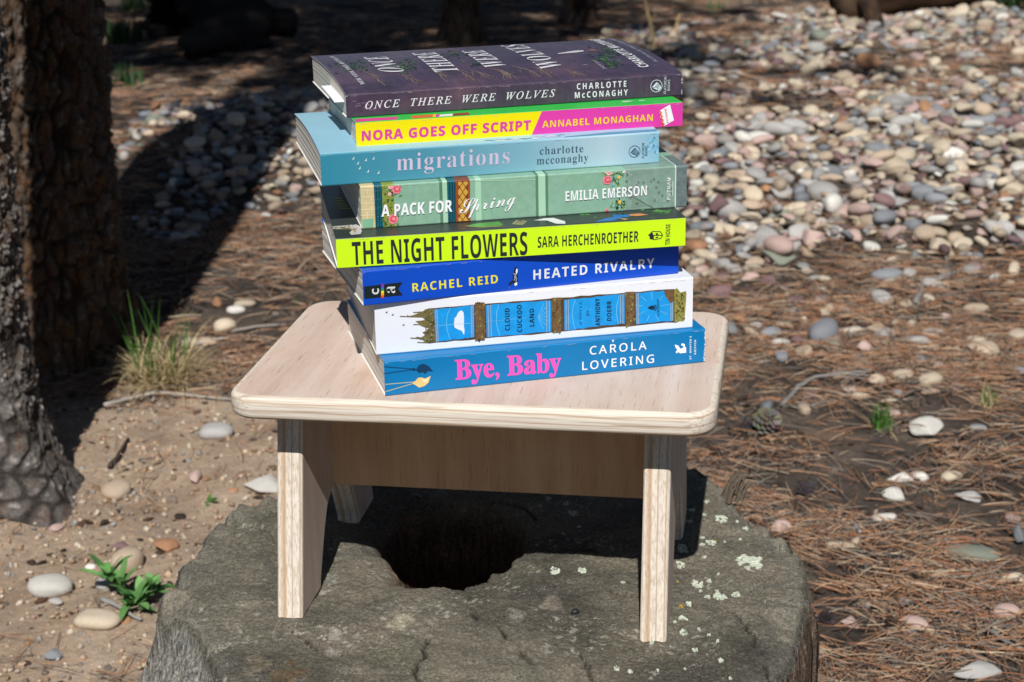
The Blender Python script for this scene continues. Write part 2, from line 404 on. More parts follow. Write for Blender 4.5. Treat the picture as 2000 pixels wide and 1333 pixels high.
brown = sstep(.15, .5, fbm(np.c_[circ(np.tile(th, NRI + NS), 2.2), V[:, 2]*4], 3, 62) + .25*np.cos(np.tile(th, NRI + NS) + .5))
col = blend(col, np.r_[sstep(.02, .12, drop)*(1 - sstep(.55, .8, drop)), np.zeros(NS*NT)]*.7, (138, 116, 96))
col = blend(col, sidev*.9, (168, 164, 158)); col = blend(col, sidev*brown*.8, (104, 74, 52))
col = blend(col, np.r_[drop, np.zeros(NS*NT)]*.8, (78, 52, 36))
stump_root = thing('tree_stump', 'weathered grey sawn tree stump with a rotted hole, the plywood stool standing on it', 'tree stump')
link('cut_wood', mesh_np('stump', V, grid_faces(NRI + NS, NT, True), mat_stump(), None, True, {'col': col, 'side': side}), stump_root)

LICH = NM('lichen_crust', .95, .1)
_f = LICH.noise(LICH.coord(), 500, 4, .7)
LICH.bump(_f, .7, .001); LICH.color(LICH.ramp(_f, [(.3, lin(150, 156, 138)), (.55, lin(206, 212, 192)), (.75, lin(230, 232, 220))]))
YLICH = print_mat('yellow_lichen', (196, 160, 40), .2, .9)
def lichen(px, py, w, mat, rnd, h=None):
    w = w*.86; c = on_z((px, py), ST_Z)[:2]; k = pxm([*c, ST_Z]); rx = w/k/2; ry = rx*1.35
    V = []; Fc = []
    for i in range(int(8 + w*.9)):
        a = rnd.random()*2*pi; q = rnd.random()**.6
        x, y = c[0] + rx*q*cos(a), c[1] + ry*q*sin(a); r = rx*(.16 + .20*rnd.random())*(1.25 - .5*q); ns = 9; o = len(V)
        zc = ST_Z + float(stump_top(np.array([[x, y]]))[0][0]); top = .0006 + .0005*rnd.random()
        ph = rnd.random()*6; ring = [(x + r*(1 + .3*sin(3*t + ph) + .15*sin(5*t))*cos(t), y + r*(1 + .3*sin(3*t + ph) + .15*sin(5*t))*sin(t)) for t in np.linspace(0, 2*pi, ns, endpoint=False)]
        V += [(*p, zc - .001) for p in ring] + [(x + (p[0]-x)*.82, y + (p[1]-y)*.82, zc + top) for p in ring] + [(x, y, zc + top*.7)]
        for j in range(ns):
            j2 = (j + 1) % ns; Fc += [(o+j, o+j2, o+ns+j2, o+ns+j), (o+ns+j, o+ns+j2, o+2*ns)]
    return mesh_np('lichen', V, Fc, mat)
R = random.Random(4)
for px, py, w in [(1464, 1100, 54), (1082, 1115, 24), (1136, 1117, 20), (1217, 1140, 11), (1362, 1138, 26), (1406, 1165, 30), (1382, 1166, 15), (1438, 1161, 20), (1334, 1210, 22), (1335, 1239, 17),
                  (1345, 1183, 16), (1388, 1061, 22), (1371, 1065, 13), (1372, 1049, 12), (1410, 1017, 28), (1439, 1018, 9), (1456, 1034, 12), (1328, 1103, 20), (1204, 1306, 14), (1231, 1312, 13),
                  (1285, 1311, 9), (1358, 1270, 14), (1408, 1295, 13), (1401, 1255, 9), (1272, 1260, 12), (1376, 1088, 10), (1365, 1231, 8), (1350, 998, 18), (1380, 980, 12), (1346, 1020, 16),
                  (1332, 1073, 26), (1375, 1010, 9), (1386, 1134, 12), (1400, 1153, 9), (1402, 1122, 7), (1446, 1053, 8), (1416, 1058, 6), (1318, 1217, 9), (1384, 1243, 8), (1338, 1310, 7), (1426, 1330, 9),
                  (1120, 1002, 22), (1105, 985, 14), (1130, 1030, 12), (1070, 975, 16), (1100, 1042, 9), (1369, 1152, 8), (1296, 1188, 7)]:
    link('lichen', lichen(px, py, w, LICH.m, R), stump_root)
for px, py, w in [(1330, 1187, 9), (1395, 1058, 9), (1324, 1137, 5)]:
    o = link('lichen', lichen(px, py, w, YLICH, R), stump_root); o['label'] = 'yellow lichen'
# torn slivers standing up on the stump's far right rim
mb = MB(); SPL = mat_attr('torn_wood', .95, .1, 300, .6, .002)
for i in range(12):
    p = on_z((1412 + R.random()*38, 930 + R.random()*38), ST_Z); a = R.random()*2
    mb.tube([p + [0, 0, -.008], p + [.003*cos(a) + .002, .003, .001 + .003*R.random()], p + [.006*cos(a) + .005, .005, .002 + .005*R.random()]], [.0022, .0016, .0003], SPL, 5, lin(96, 86, 74))
link('splinters', mb.mesh('splinters'), stump_root)
p = on_z((1123, 1200), ST_Z)
bm = bmesh.new(); bmesh.ops.create_icosphere(bm, subdivisions=3, radius=1)
for v in bm.verts: v.co = Vector((v.co.x*.0030, v.co.y*.0022, v.co.z*.0019)) * (1 + .08*sin(3*v.co.x + 2*v.co.z))
me = bpy.data.meshes.new('dropping'); bm.to_mesh(me); bm.free()
for f in me.polygons: f.use_smooth = True
me.materials.append(print_mat('black_pellet', (34, 34, 38), .2, .5, 400))
zq = ST_Z + float(stump_top(p[None, :2])[0][0])
tag(link('pellet', me, None, (p[0], p[1], zq + .0014), (0, 0, .4)), 'tiny black oval pellet lying on the stump in front of the stool', 'pellet')

#@@STOOL@@
# ------------------------------------------------------------------ plywood step stool
SX, SY, SA = -0.17706498, 0.98078732, -0.16693414
SW, SDP, STH = .2988, .2050, .0151
stool = thing('step_stool', 'small unpainted plywood step stool carrying the stack of books on the stump', 'stool', (SX, SY, ST_Z), SA)
VEN_T = mat_veneer('beech_veneer', 1); VEN_P = mat_veneer('beech_veneer_upright', 2); VEN_A = mat_veneer('beech_veneer_apron', 2, (lin(198, 152, 112), lin(216, 172, 130), lin(228, 188, 146)), lin(230, 196, 156))  # apron: more orange veneer, with warm bounced light put into its colour
PLY_T = mat_ply('plywood_edge', 2, 0); PLY_L = mat_ply('plywood_edge_upright', 0, 2, .22, .28)
top0 = GH - ST_Z
def rrect(w, d, r, ins, n=10):
    pts = []
    for cx, cy, a0 in ((w - r, r, -pi/2), (w - r, d - r, 0), (r, d - r, pi/2), (r, r, pi)):
        for k in range(n + 1): a = a0 + pi/2*k/n; pts.append((cx + (r - ins)*cos(a), cy + (r - ins)*sin(a)))
    return pts
rr = .0042; prof = [(rr, 0)] + [(rr*(1 - sin(a)), -rr*(1 - cos(a))) for a in np.linspace(.3, pi/2, 4)] + [(0, -STH + rr)] + [(rr*(1 - cos(a)), -STH + rr*(1 - sin(a))) for a in np.linspace(.4, pi/2, 4)]
V = []; Fc = []; mi = []
for ins, z in prof: V += [(x, y, top0 + z) for x, y in rrect(SW, SDP, .019, ins)]
n = 44
for i in range(len(prof) - 1):
    for k in range(n): Fc.append((i*n + k, (i+1)*n + k, (i+1)*n + (k+1) % n, i*n + (k+1) % n)); mi.append(1)
Fc.append(tuple(range(n))); mi.append(0); Fc.append(tuple((len(prof)-1)*n + k for k in range(n))[::-1]); mi.append(0)
me = mesh_np('tabletop', V, Fc, [VEN_T, PLY_T], mi)
for p_ in me.polygons: p_.use_smooth = len(p_.vertices) == 4
link('tabletop', me, stool)
def panel(u0, u1):
    f0, f1, b0, b1 = .0115, .0590, .163, .2075; H = top0 - STH
    arch = [(f1, 0), (.0600, .006), (.0680, .022), (.0765, .037), (.0845, .048), (.0945, .0535), (.1055, .055)]
    cen = (f1 + b0)/2; arch += [(2*cen - v, z) for v, z in arch[::-1]]
    pts = [(f0, 0)] + arch + [(b1, 0), (.178, H), (.040, H)]
    bm = bmesh.new()
    a = [bm.verts.new((u0, v, z)) for v, z in pts]; b = [bm.verts.new((u1, v, z)) for v, z in pts]
    bm.faces.new(a[::-1]); bm.faces.new(b)
    for i in range(len(pts)): j = (i + 1) % len(pts); bm.faces.new((a[i], a[j], b[j], b[i]))
    bmesh.ops.recalc_face_normals(bm, faces=bm.faces)
    es = [e for e in bm.edges if abs(e.verts[0].co.x - e.verts[1].co.x) < 1e-6 and min(e.verts[0].co.z, e.verts[1].co.z) < H - .001]
    bmesh.ops.bevel(bm, geom=es, offset=.0024, segments=3, affect='EDGES', profile=.5)
    me = bpy.data.meshes.new('leg_panel'); bm.to_mesh(me); bm.free()
    me.materials.append(VEN_P); me.materials.append(PLY_L)
    for p_ in me.polygons: p_.material_index = 0 if abs(p_.normal.x) > .98 else 1
    return me
link('leg_panel', panel(.0212, .0380), stool); link('leg_panel', panel(.2540, .2708), stool)
bm = bmesh.new(); bmesh.ops.create_cube(bm, size=1)
z0, z1 = top0 - .1000, top0 - STH
for v in bm.verts: v.co = Vector((.146 + v.co.x*.2160, .1105 + v.co.y*.0150, (z0 + z1)/2 + v.co.z*(z1 - z0)))
es = [e for e in bm.edges if abs(e.verts[0].co.z - z0) < 1e-6 and abs(e.verts[1].co.z - z0) < 1e-6]
bmesh.ops.bevel(bm, geom=es, offset=.0015, segments=2, affect='EDGES')
me = bpy.data.meshes.new('apron'); bm.to_mesh(me); bm.free(); me.materials.append(VEN_A)
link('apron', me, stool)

#@@BOOKS@@
# ------------------------------------------------------------------ the books
_tm = {}
def text_mesh(body, space=1.0, off=0.0):
    key = (body, space, off)
    if key in _tm: return _tm[key]
    cu = bpy.data.curves.new('t', 'FONT'); cu.body = body; cu.space_character = space; cu.offset = off; cu.resolution_u = 4; cu.size = 1
    o = bpy.data.objects.new('t', cu); COL.objects.link(o)
    dg = bpy.context.evaluated_depsgraph_get(); me = bpy.data.meshes.new_from_object(o.evaluated_get(dg))
    V = np.array([v.co[:2] for v in me.vertices]); Fc = [tuple(p.vertices) for p in me.polygons]
    bpy.data.objects.remove(o); bpy.data.meshes.remove(me); bpy.data.curves.remove(cu)
    _tm[key] = (V, Fc); return _tm[key]
def uni(s, up, lo=None, dig=None):
    return ''.join(chr(up + ord(c) - 65) if 'A' <= c <= 'Z' else (chr((lo or up + 26) + ord(c) - 97) if 'a' <= c <= 'z' else c) for c in s)
sansb = lambda s: uni(s, 0x1D5D4); serifb = lambda s: uni(s, 0x1D400); seriti = lambda s: uni(s, 0x1D434).replace(chr(0x1D455), '\u210e')
scriptb = lambda s: uni(s, 0x1D4D0); sans = lambda s: uni(s, 0x1D5A0)
Zo = {1: (560, 40, 4.443), 2: (960, 40, 4.443), 3: (560, 320, 4.443), 4: (960, 280, 4.443), 5: (640, 520, 4.76), 6: (1020, 540, 4.443)}
def zp(k): o = Zo[k]; return lambda x, y: (o[0] + x/o[2], o[1] + y/o[2])
z1p, z2p, z3p, z4p, z5p, z6p = [zp(k) for k in range(1, 7)]

WEAR = print_mat('worn_edge', (186, 186, 184), .1, .7)
class Book:
    def __init__(s, x, y, yaw, L, Wd, T, z0, label, base, bow=0., rise=0., shelf=None, nm='paperback_book'):
        s.x, s.y, s.a, s.L, s.W, s.T, s.z0 = x, y, radians(yaw), L, Wd, T, z0 + GH
        s.u = np.array([cos(s.a), sin(s.a), 0]); s.d = np.array([-sin(s.a), cos(s.a), 0]); s.o = np.array([x, y, s.z0])
        s.bow, s.rise, s.mb, s.base = bow, rise, MB(), base
        s.root = thing(nm, label, 'book', (x, y, s.z0), s.a); s.r = .0011
    def ztop(s, d):
        t = np.clip(np.asarray(d, float)/s.W, 0, 1); return s.T + s.rise*t + s.bow*4*t*(1 - t)*(1 - .25*t)
    def sp(s, p):                                     # photo point -> (along, up) on the spine
        q = onplane(p, s.o, s.d) - s.o; return np.array([q @ s.u, q[2]])
    def tp(s, p):                                     # photo point -> (along, depth) on the front cover
        z = s.z0 + s.T
        for _ in range(6): q = on_z(p, z) - s.o; z = s.z0 + float(s.ztop(q @ s.d))
        return np.array([q @ s.u, q @ s.d])
    def put(s, face, uv, Fc, mat, lay=1):
        e = .00010*lay; uv = np.asarray(uv)
        if face == 's': V = np.c_[uv[:, 0], np.full(len(uv), -e), np.clip(uv[:, 1], .0009, s.T - .0009)]
        else: V = np.c_[uv[:, 0], np.clip(uv[:, 1], .0012, s.W - .0005), s.ztop(np.clip(uv[:, 1], .0012, s.W)) + e + (.00012 if s.bow else 0)]
        s.mb.add(V, Fc, mat)
    def m(s, face, p): return s.sp(p) if face == 's' else s.tp(p)
    def poly(s, face, pts, mat, lay=1):
        uv = np.array([s.m(face, p) for p in pts]); a = .5*np.sum(uv[:, 0]*np.roll(uv[:, 1], -1) - np.roll(uv[:, 0], -1)*uv[:, 1])
        if a < 0: uv = uv[::-1]
        s.put(face, uv, [tuple(range(len(uv)))], mat, lay)
    def line(s, face, pts, w, mat, lay=1):
        uv = [s.m(face, p) for p in pts]
        for a, b in zip(uv[:-1], uv[1:]):
            t = b - a; L = np.linalg.norm(t)
            if L < 1e-6: continue
            n = np.array([-t[1], t[0]])/L*w/2; s.put(face, [a - n, b - n, b + n, a + n], [(0, 1, 2, 3)], mat, lay)
    def blob(s, face, p, rx, ry, mat, rnd, lay=1, n=9, j=.3):
        c = s.m(face, p); k = [(c[0] + rx*(1 + j*(rnd.random()*2 - 1))*cos(t), c[1] + ry*(1 + j*(rnd.random()*2 - 1))*sin(t)) for t in np.linspace(0, 2*pi, n, endpoint=False)]
        s.put(face, k, [tuple(range(n))], mat, lay)
    def ring(s, face, p, r, w, mat, lay=1, n=28):
        c = s.m(face, p); a = np.linspace(0, 2*pi, n, endpoint=False); q = np.c_[np.cos(a), np.sin(a)]
        s.put(face, np.vstack([c + q*(r - w), c + q*r]), [(i, n + i, n + (i+1) % n, (i+1) % n) for i in range(n)], mat, lay)
    def text(s, face, body, p0, p1, p2, mat, lay=2, space=1.0, off=0., ref='H'):
        V, Fc = text_mesh(body, space, off)
        rf = {'H': lambda: body.translate({}), }
        h = text_mesh(ref, 1.0, off)[0][:, 1].max()
        a, b, c = s.m(face, p0), s.m(face, p1), s.m(face, p2)
        x0, x1 = V[:, 0].min(), V[:, 0].max()
        uv = a + np.outer((V[:, 0] - x0)/(x1 - x0), b - a) + np.outer(V[:, 1]/h, c - a)
        n = b - a; flip = n[0]*(c - a)[1] - n[1]*(c - a)[0] < 0
        s.put(face, uv, [f[::-1] for f in Fc] if flip else Fc, mat, lay)
    def profile(s, dmax=None, e=0.):
        r = s.r; W_ = dmax or s.W
        pr = [(W_, -e), (r, -e)] + [(r - (r + e)*sin(t), r - (r + e)*cos(t)) for t in (.4, .8, 1.2)] + [(-e, r), (-e, s.T - r)]
        pr += [(r - (r + e)*cos(t), s.T - r + (r + e)*sin(t)) for t in (.4, .8, 1.2)]
        pr += [(d, float(s.ztop(d)) + e) for d in np.linspace(r, W_, 15 if not dmax else 6)]
        return pr
    def band(s, q0, q1, mat, lay=1, dmax=.03):
        """strip printed round the spine and on to the front cover; q = (s at bottom, s at top) of each side"""
        pr = s.profile(dmax, .0001*lay)[1:]; V = []
        for d, z in pr:
            t = np.clip(z/s.T, 0, 1); V += [(q0[0] + (q0[1] - q0[0])*t, d, z), (q1[0] + (q1[1] - q1[0])*t, d, z)]
        s.mb.add(V, [(2*i, 2*i+1, 2*i+3, 2*i+2) for i in range(len(pr) - 1)], mat)
    def wear(s, n):
        for i in range(n):
            e = rb.random() < .5; x = rb.uniform(0, .004) if e else s.L - rb.uniform(0, .004); s.put('s', [(x - .0004, s.T - .0013), (x + .0005*rb.random(), s.T - .0012), (x + .0002, s.T - .0012 + .0005*rb.random())], [(0, 1, 2)], PAPER, 3)
        for i in range(n*5):
            x = rb.uniform(.002, s.L - .003); w_ = rb.uniform(.0005, .004); q = s.T - rb.uniform(.0009, .0013); s.put('s', [(x, q - .00008), (x + w_, q - .00008), (x + w_, q + .00012*rb.random()), (x, q)], [(0, 1, 2, 3)], WEAR, 3)
    def build(s):
        s.wear(5)
        th = .00038; pr = s.profile(); n = len(pr); inn = []
        for i, (d, z) in enumerate(pr):
            a, b = pr[max(i-1, 0)], pr[min(i+1, n-1)]; t = np.array([b[0] - a[0], b[1] - a[1]]); t /= np.linalg.norm(t)
            nrm = np.array([-t[1], t[0]]); inn.append((d - nrm[0]*th*-1*-1, z - nrm[1]*th) if False else (d + t[1]*th, z - t[0]*th))
        # the profile runs bottom -> spine -> top, so its right-hand side is the inside
        xs_ = np.linspace(0, s.L, 9); V = []
        for x in xs_:
            V += [(x, d, z) for d, z in pr] + [(x, d, z) for d, z in inn]
        Fo = []; Fe = []; m_ = 2*n
        for i in range(len(xs_) - 1):
            for k in range(n - 1):
                a = i*m_ + k; Fo.append((a, a + 1, a + 1 + m_, a + m_)[::-1])
                b = a + n; Fe.append((b, b + 1, b + 1 + m_, b + m_))
            for k in (0, n - 1): a = i*m_ + k; Fe.append((a, a + n, a + n + m_, a + m_))
        for i in (0, len(xs_) - 1):
            for k in range(n - 1): a = i*m_ + k; Fe.append((a, a + 1, a + 1 + n, a + n))
        s.mb.add(V, Fo, s.base); s.mb.add(V, Fe, PAPER)
        me = s.mb.mesh('cover')
        link('cover', me, s.root)
        # page block: a little shorter than the cover, edges slightly uneven
        nd, nz = 18, 14; ds = np.linspace(.0009, s.W - .0012, nd); V = []; rn = np.random.RandomState(int(s.L*1e7) % 9999)
        jit = rn.uniform(-.00025, .00025, (2, nz))
        for e, x in enumerate((.0007, s.L - .0007)):
            for d in ds:
                for k, q in enumerate(np.linspace(0, 1, nz)):
                    V.append((x + jit[e, k] + (.0006 if e else -.0006)*0, d, th + .00005 + (float(s.ztop(d)) - 2*th - .0001)*q))
        Fc = []; N = nd*nz
        for i in range(nd - 1):
            for k in range(nz - 1):
                a = i*nz + k; Fc.append((a, a + 1, a + nz + 1, a + nz)); Fc.append((N + a, N + a + nz, N + a + nz + 1, N + a + 1))
            for k in (0, nz - 1): a = i*nz + k; Fc.append((a, a + nz, N + a + nz, N + a))
        for i in (0, nd - 1):
            for k in range(nz - 1): a = i*nz + k; Fc.append((a, a + 1, N + a + 1, N + a))
        me = mesh_np('pages', V, Fc, PAGES)
        bm = bmesh.new(); bm.from_mesh(me); bmesh.ops.recalc_face_normals(bm, faces=bm.faces); bm.to_mesh(me); bm.free()
        link('pages', me, s.root)

WHITE = ink(240, 240, 242); BLACK = ink(30, 32, 36)
rb = random.Random(11)
def up(p, dy): return (p[0], p[1] - dy)

# ---- bottom: teal blue
B = Book(-.0774, .9748, 14.53, .2059, .1343, .0224, 0, "teal blue paperback 'Bye, Baby' at the bottom of the stack, lying on the stool", print_mat('cover_teal', (0, 118, 178), .05))
PINK = ink(255, 84, 186)
B.text('s', serifb('Bye') + ',' + ' ' + serifb('Baby'), z5p(1188, 1055), z6p(338, 822), z5p(1180, 872), PINK, off=.012)
B.text('s', sans('CAROLA'), z6p(585, 680), z6p(1078, 632), z6p(585, 612), WHITE, space=1.35, off=.010)
B.text('s', sans('LOVERING'), z6p(520, 813), z6p(1142, 748), z6p(520, 745), WHITE, space=1.35, off=.010)
B.text('s', sansb("ST") + '. ' + sansb('MARTIN') + "'" + sansb('S'), z6p(1466, 720), z6p(1468, 518), z6p(1451, 721), WHITE, space=1.25)
B.text('s', sansb('GRIFFIN'), z6p(1507, 678), z6p(1508, 552), z6p(1492, 679), WHITE, space=1.25)
B.poly('s', [z6p(*q) for q in [(1322, 592), (1352, 600), (1372, 628), (1392, 622), (1400, 606), (1380, 600), (1378, 588), (1392, 580), (1410, 590), (1412, 612), (1420, 615), (1422, 662), (1370, 668), (1352, 656), (1338, 670), (1330, 655), (1345, 640), (1330, 618)]], WHITE, 2)
B.poly('s', [z6p(780, 550), z6p(797, 546), z6p(788, 572), z6p(782, 570)], WHITE, 2)
for a_, b_ in (((525, 936), (800, 958)), ((525, 1000), (800, 962))): B.line('s', [z5p(*a_), z5p(*b_)], .0006, ink(8, 66, 106), 1)
B.poly('s', [z5p(*q) for q in [(788, 945), (826, 958), (850, 920), (890, 908), (940, 930), (982, 982), (935, 975), (905, 1002), (880, 985), (850, 995), (822, 968), (790, 975)]], ink(8, 58, 96), 2)
for a_, b_ in (((535, 1100), (800, 1078)), ((540, 1167), (805, 1088))): B.line('s', [z5p(*a_), z5p(*b_)], .0005, ink(186, 186, 150), 1)
B.poly('s', [z5p(*q) for q in [(790, 1080), (812, 1070), (840, 1038), (868, 1034), (905, 1046), (958, 1020), (938, 1082), (900, 1115), (850, 1130), (812, 1105), (792, 1094)]], ink(226, 196, 130), 2)
B.poly('s', [z5p(*q) for q in [(868, 1040), (905, 1052), (946, 1030), (915, 1085), (890, 1078)]], ink(238, 220, 168), 3)
for i in range(16):
    t = i/15; B.poly('s', [(lambda q: (q[0] - rb.random()*3, q[1] + rb.random()*3))((1378 - 2.2*t, 646 + 60*t)), (1379 - 2.2*t, 648 + 60*t), (1377 - 2.2*t - rb.random()*2, 651 + 60*t)], PAPER, 2)
B.build()

# ---- white, thick
B = Book(-.0825, .9864, 12.16, .2010, .1397, .0333, .0224, "thick white paperback 'Cloud Cuckoo Land' with blue panels on its spine, above the teal book", print_mat('cover_white', (232, 234, 240), .015))
SKY = print_mat('print_sky_blue', (24, 150, 222), .16, .42, 160); BRN = print_mat('print_brown', (112, 84, 52), .4, .5, 300); DBR = print_mat('print_dark_brown', (82, 62, 44), .4, .5, 300)
OLV = print_mat('print_olive', (140, 136, 66), .35, .5, 400); CAS = print_mat('print_castle', (112, 104, 64), .35, .5, 300); GOLD = ink(196, 170, 96); PALE = ink(120, 200, 236)
def ragged(p, q, n, j, dx=0):
    return [(p[0] + (q[0] - p[0])*t + rb.uniform(-j, j)*.3, p[1] + (q[1] - p[1])*t + rb.uniform(-j, j)) for t in np.linspace(0, 1, n)]
B.poly('s', ragged(z5p(930, 392), z6p(1320, 108), 30, 1.0) + ragged(z6p(1325, 398), z5p(940, 718), 30, 1.0), DBR, 1)
for (tl, tr, br, bl) in [(z5p(990, 402), z5p(1360, 362), z5p(1362, 662), z5p(1002, 704)), (z5p(1470, 362), z6p(250, 208), z6p(252, 480), z5p(1480, 662)),
                         (z6p(362, 205), z6p(888, 152), z6p(888, 408), z6p(366, 470)), (z6p(982, 148), z6p(1312, 116), z6p(1312, 384), z6p(986, 415))]:
    B.poly('s', ragged(tl, tr, 14, 1.0) + ragged(br, bl, 14, 1.0), SKY, 2)
    for k in (.93, .97):
        for m_ in (k, 1 - k): B.line('s', [(tl[0] + (tr[0]-tl[0])*m_, tl[1] + (tr[1]-tl[1])*m_), (bl[0] + (br[0]-bl[0])*m_, bl[1] + (br[1]-bl[1])*m_)], .00028, GOLD, 3)
for tl, tr, br, bl in [(z5p(1368, 340), z5p(1458, 336), z5p(1460, 690), z5p(1374, 696)), (z6p(256, 186), z6p(332, 182), z6p(338, 486), z6p(262, 494)), (z6p(890, 136), z6p(970, 132), z6p(974, 428), z6p(896, 438))]:
    B.poly('s', [tl, tr, br, bl], BRN, 3)
    for i in range(26):
        t, w = rb.random(), rb.random(); q = (tl[0] + (tr[0]-tl[0])*w + (bl[0]-tl[0])*t, tl[1] + (tr[1]-tl[1])*w + (bl[1]-tl[1])*t); B.blob('s', q, .0006, .0009, rb.choice([DBR, OLV, CAS]), rb, 4, 6)
B.poly('s', ragged(z6p(1318, 108), z6p(1345, 105), 4, 1) + [z6p(1370, 140), z6p(1420, 128), z6p(1424, 150), z6p(1408, 372)] + ragged(z6p(1400, 385), z6p(1322, 400), 5, 1), OLV, 3)
for i in range(60): B.blob('s', z6p(1330 + 78*rb.random(), 150 + 220*rb.random()), .0004, .0009, rb.choice([DBR, CAS, ink(166, 160, 84), ink(92, 88, 44)]), rb, 4, 5)
B.poly('s', [z6p(1228, 122), z6p(1312, 116), z6p(1312, 215), z6p(1285, 232), z6p(1262, 200), z6p(1240, 165)], BRN, 4)
# towers along the left end
for pts in [[(668, 472), (676, 462), (735, 466), (740, 452), (752, 464), (790, 458), (852, 434), (796, 436), (792, 428), (886, 420), (905, 402), (960, 396), (990, 402), (1000, 560), (936, 520), (880, 478), (790, 476)],
            [(792, 548), (800, 538), (850, 540), (815, 512), (880, 505), (936, 490), (990, 500), (1000, 600), (936, 575), (905, 572), (852, 548)],
            [(765, 674), (772, 664), (820, 666), (826, 656), (870, 662), (905, 640), (880, 618), (912, 600), (930, 590), (990, 560), (1000, 700), (940, 714), (885, 690), (840, 678)],
            [(830, 714), (838, 704), (880, 706), (940, 690), (1000, 690), (1000, 708), (940, 718)]]:
    B.poly('s', [z5p(*q) for q in pts], CAS, 2)
for i in range(70): B.blob('s', z5p(900 + 85*rb.random()**.6, 410 + 290*rb.random()), .0005, .0006, rb.choice([DBR, BRN, ink(146, 140, 96), ink(90, 96, 52)]), rb, 3, 5)
for q in ((548, 432), (605, 455), (705, 550)):
    B.poly('s', [z5p(q[0] - 12, q[1] + 4), z5p(q[0], q[1] - 10), z5p(q[0] + 10, q[1] - 8), z5p(q[0] + 3, q[1]), z5p(q[0] + 10, q[1] + 8), z5p(q[0] - 1, q[1] + 3)], BLACK, 2)
CL = ink(226, 232, 244)
B.poly('s', [z5p(*q) for q in [(1195, 470), (1208, 440), (1225, 418), (1245, 412), (1262, 430), (1266, 470), (1266, 560), (1272, 600), (1266, 640), (1245, 600), (1215, 590), (1180, 572), (1172, 540), (1178, 505), (1180, 480)]], CL, 3)
B.line('s', [z5p(990, 556), z5p(1330, 530)], .0003, PALE, 3); B.line('s', [z5p(1140, 388), z5p(1112, 450), z5p(1102, 530), z5p(1114, 610), z5p(1140, 686)], .0003, PALE, 3)
B.line('s', [z5p(1592, 356), z5p(1570, 430), z5p(1568, 520), z5p(1580, 590), z5p(1600, 645)], .0003, PALE, 3); B.line('s', [z5p(1480, 516), z5p(1850, 480)], .0002, PALE, 3)
for a_ in np.linspace(-1.0, 1.0, 7): B.line('s', [z6p(135, 355), z6p(135 + 92*cos(a_), 345 - 130*sin(a_))], .00022, PALE, 3)
B.line('s', [z6p(462, 205), z6p(440, 260), z6p(432, 330), z6p(445, 420), z6p(462, 460)], .0003, PALE, 3); B.line('s', [z6p(838, 175), z6p(818, 260), z6p(816, 330), z6p(834, 415)], .0003, PALE, 3)
for k in range(9):
    a_ = k*2*pi/9 + .2; B.line('s', [z6p(1128 + 78*cos(a_), 268 - 70*sin(a_)), z6p(1128 + 150*cos(a_), 268 - 128*sin(a_))], .00028, PALE, 3)
for i in range(26): B.blob('s', z6p(380 + 480*rb.random(), 230 + 190*rb.random()), .00025, .00025, PALE, rb, 3, 5)
NAVY = ink(16, 40, 62)
for tx, a_, b_, c_ in [('CLOUD', z5p(1692, 598), z5p(1690, 390), z5p(1650, 600)), ('CUCKOO', z5p(1806, 610), z5p(1803, 360), z5p(1764, 612)), ('LAND', z6p(103, 432), z6p(102, 278), z6p(64, 435)),
                       ('ANTHONY', z6p(676, 428), z6p(672, 190), z6p(637, 430)), ('DOERR', z6p(772, 385), z6p(772, 213), z6p(735, 386))]:
    B.text('s', sansb(tx), a_, b_, c_, NAVY, 4, 1.12)
B.text('s', seriti('A') + ' ' + seriti('NOVEL'), z6p(515, 425), z6p(515, 220), z6p(493, 427), NAVY, 4, 1.3); B.text('s', seriti('BY'), z6p(580, 345), z6p(580, 290), z6p(556, 346), NAVY, 4, 1.2)
B.text('s', sansb('SCRIBNER'), z6p(1189, 345), z6p(1186, 195), z6p(1171, 346), ink(18, 84, 130), 4, 1.25)
B.poly('s', [z6p(*q) for q in [(1085, 272), (1110, 256), (1138, 252), (1150, 264), (1148, 282), (1130, 290), (1105, 284)]], NAVY, 4)
B.line('s', [z6p(1148, 246), z6p(1160, 262), z6p(1160, 282), z6p(1146, 298)], .0006, NAVY, 4)
B.build()

# ---- royal blue
B = Book(-.0883, .9801, 16.39, .2021, .1330, .0218, .0557, "royal blue paperback 'Heated Rivalry' with a rainbow-striped black tag on its spine", print_mat('cover_royal_blue', (4, 74, 192), .05))
YEL = ink(232, 220, 48)
B.text('s', sansb('RACHEL REID'), z5p(788, 240), z5p(1583, 157), z5p(784, 165), YEL, space=1.18)
B.text('s', sansb('HEATED RIVALRY'), z4p(362, 1185), z4p(1412, 1079), z4p(362, 1104), ink(226, 228, 232), space=1.2)
B.poly('s', [z5p(*q) for q in [(338, 190), (695, 150), (655, 212), (698, 270), (341, 305)]], ink(22, 34, 36), 2)
for k, c_ in enumerate([(150, 40, 160), (60, 90, 210), (30, 160, 90), (240, 220, 40), (245, 160, 30), (235, 80, 40)]):
    y0, y1 = 165 + k*21.5, 165 + (k + 1)*21.5; B.poly('s', [z5p(496, y0 + 2), z5p(522, y0), z5p(522, y1), z5p(496, y1 + 2)], ink(*c_), 3)
B.text('s', 'c', z5p(474, 262), z5p(474, 208), z5p(412, 264), ink(214, 218, 220), 3, 1, .01, 'x'); B.text('s', serifb('a'), z5p(628, 250), z5p(626, 180), z5p(548, 252), ink(214, 218, 220), 3, 1, -.02, chr(0x1D431))
B.poly('s', [z4p(*q) for q in [(205, 1072), (226, 1082), (228, 1190), (222, 1228), (200, 1238), (186, 1212), (172, 1218), (158, 1240), (154, 1272), (149, 1240), (148, 1218), (166, 1200), (184, 1190), (183, 1150), (195, 1100)]], BLACK, 2)
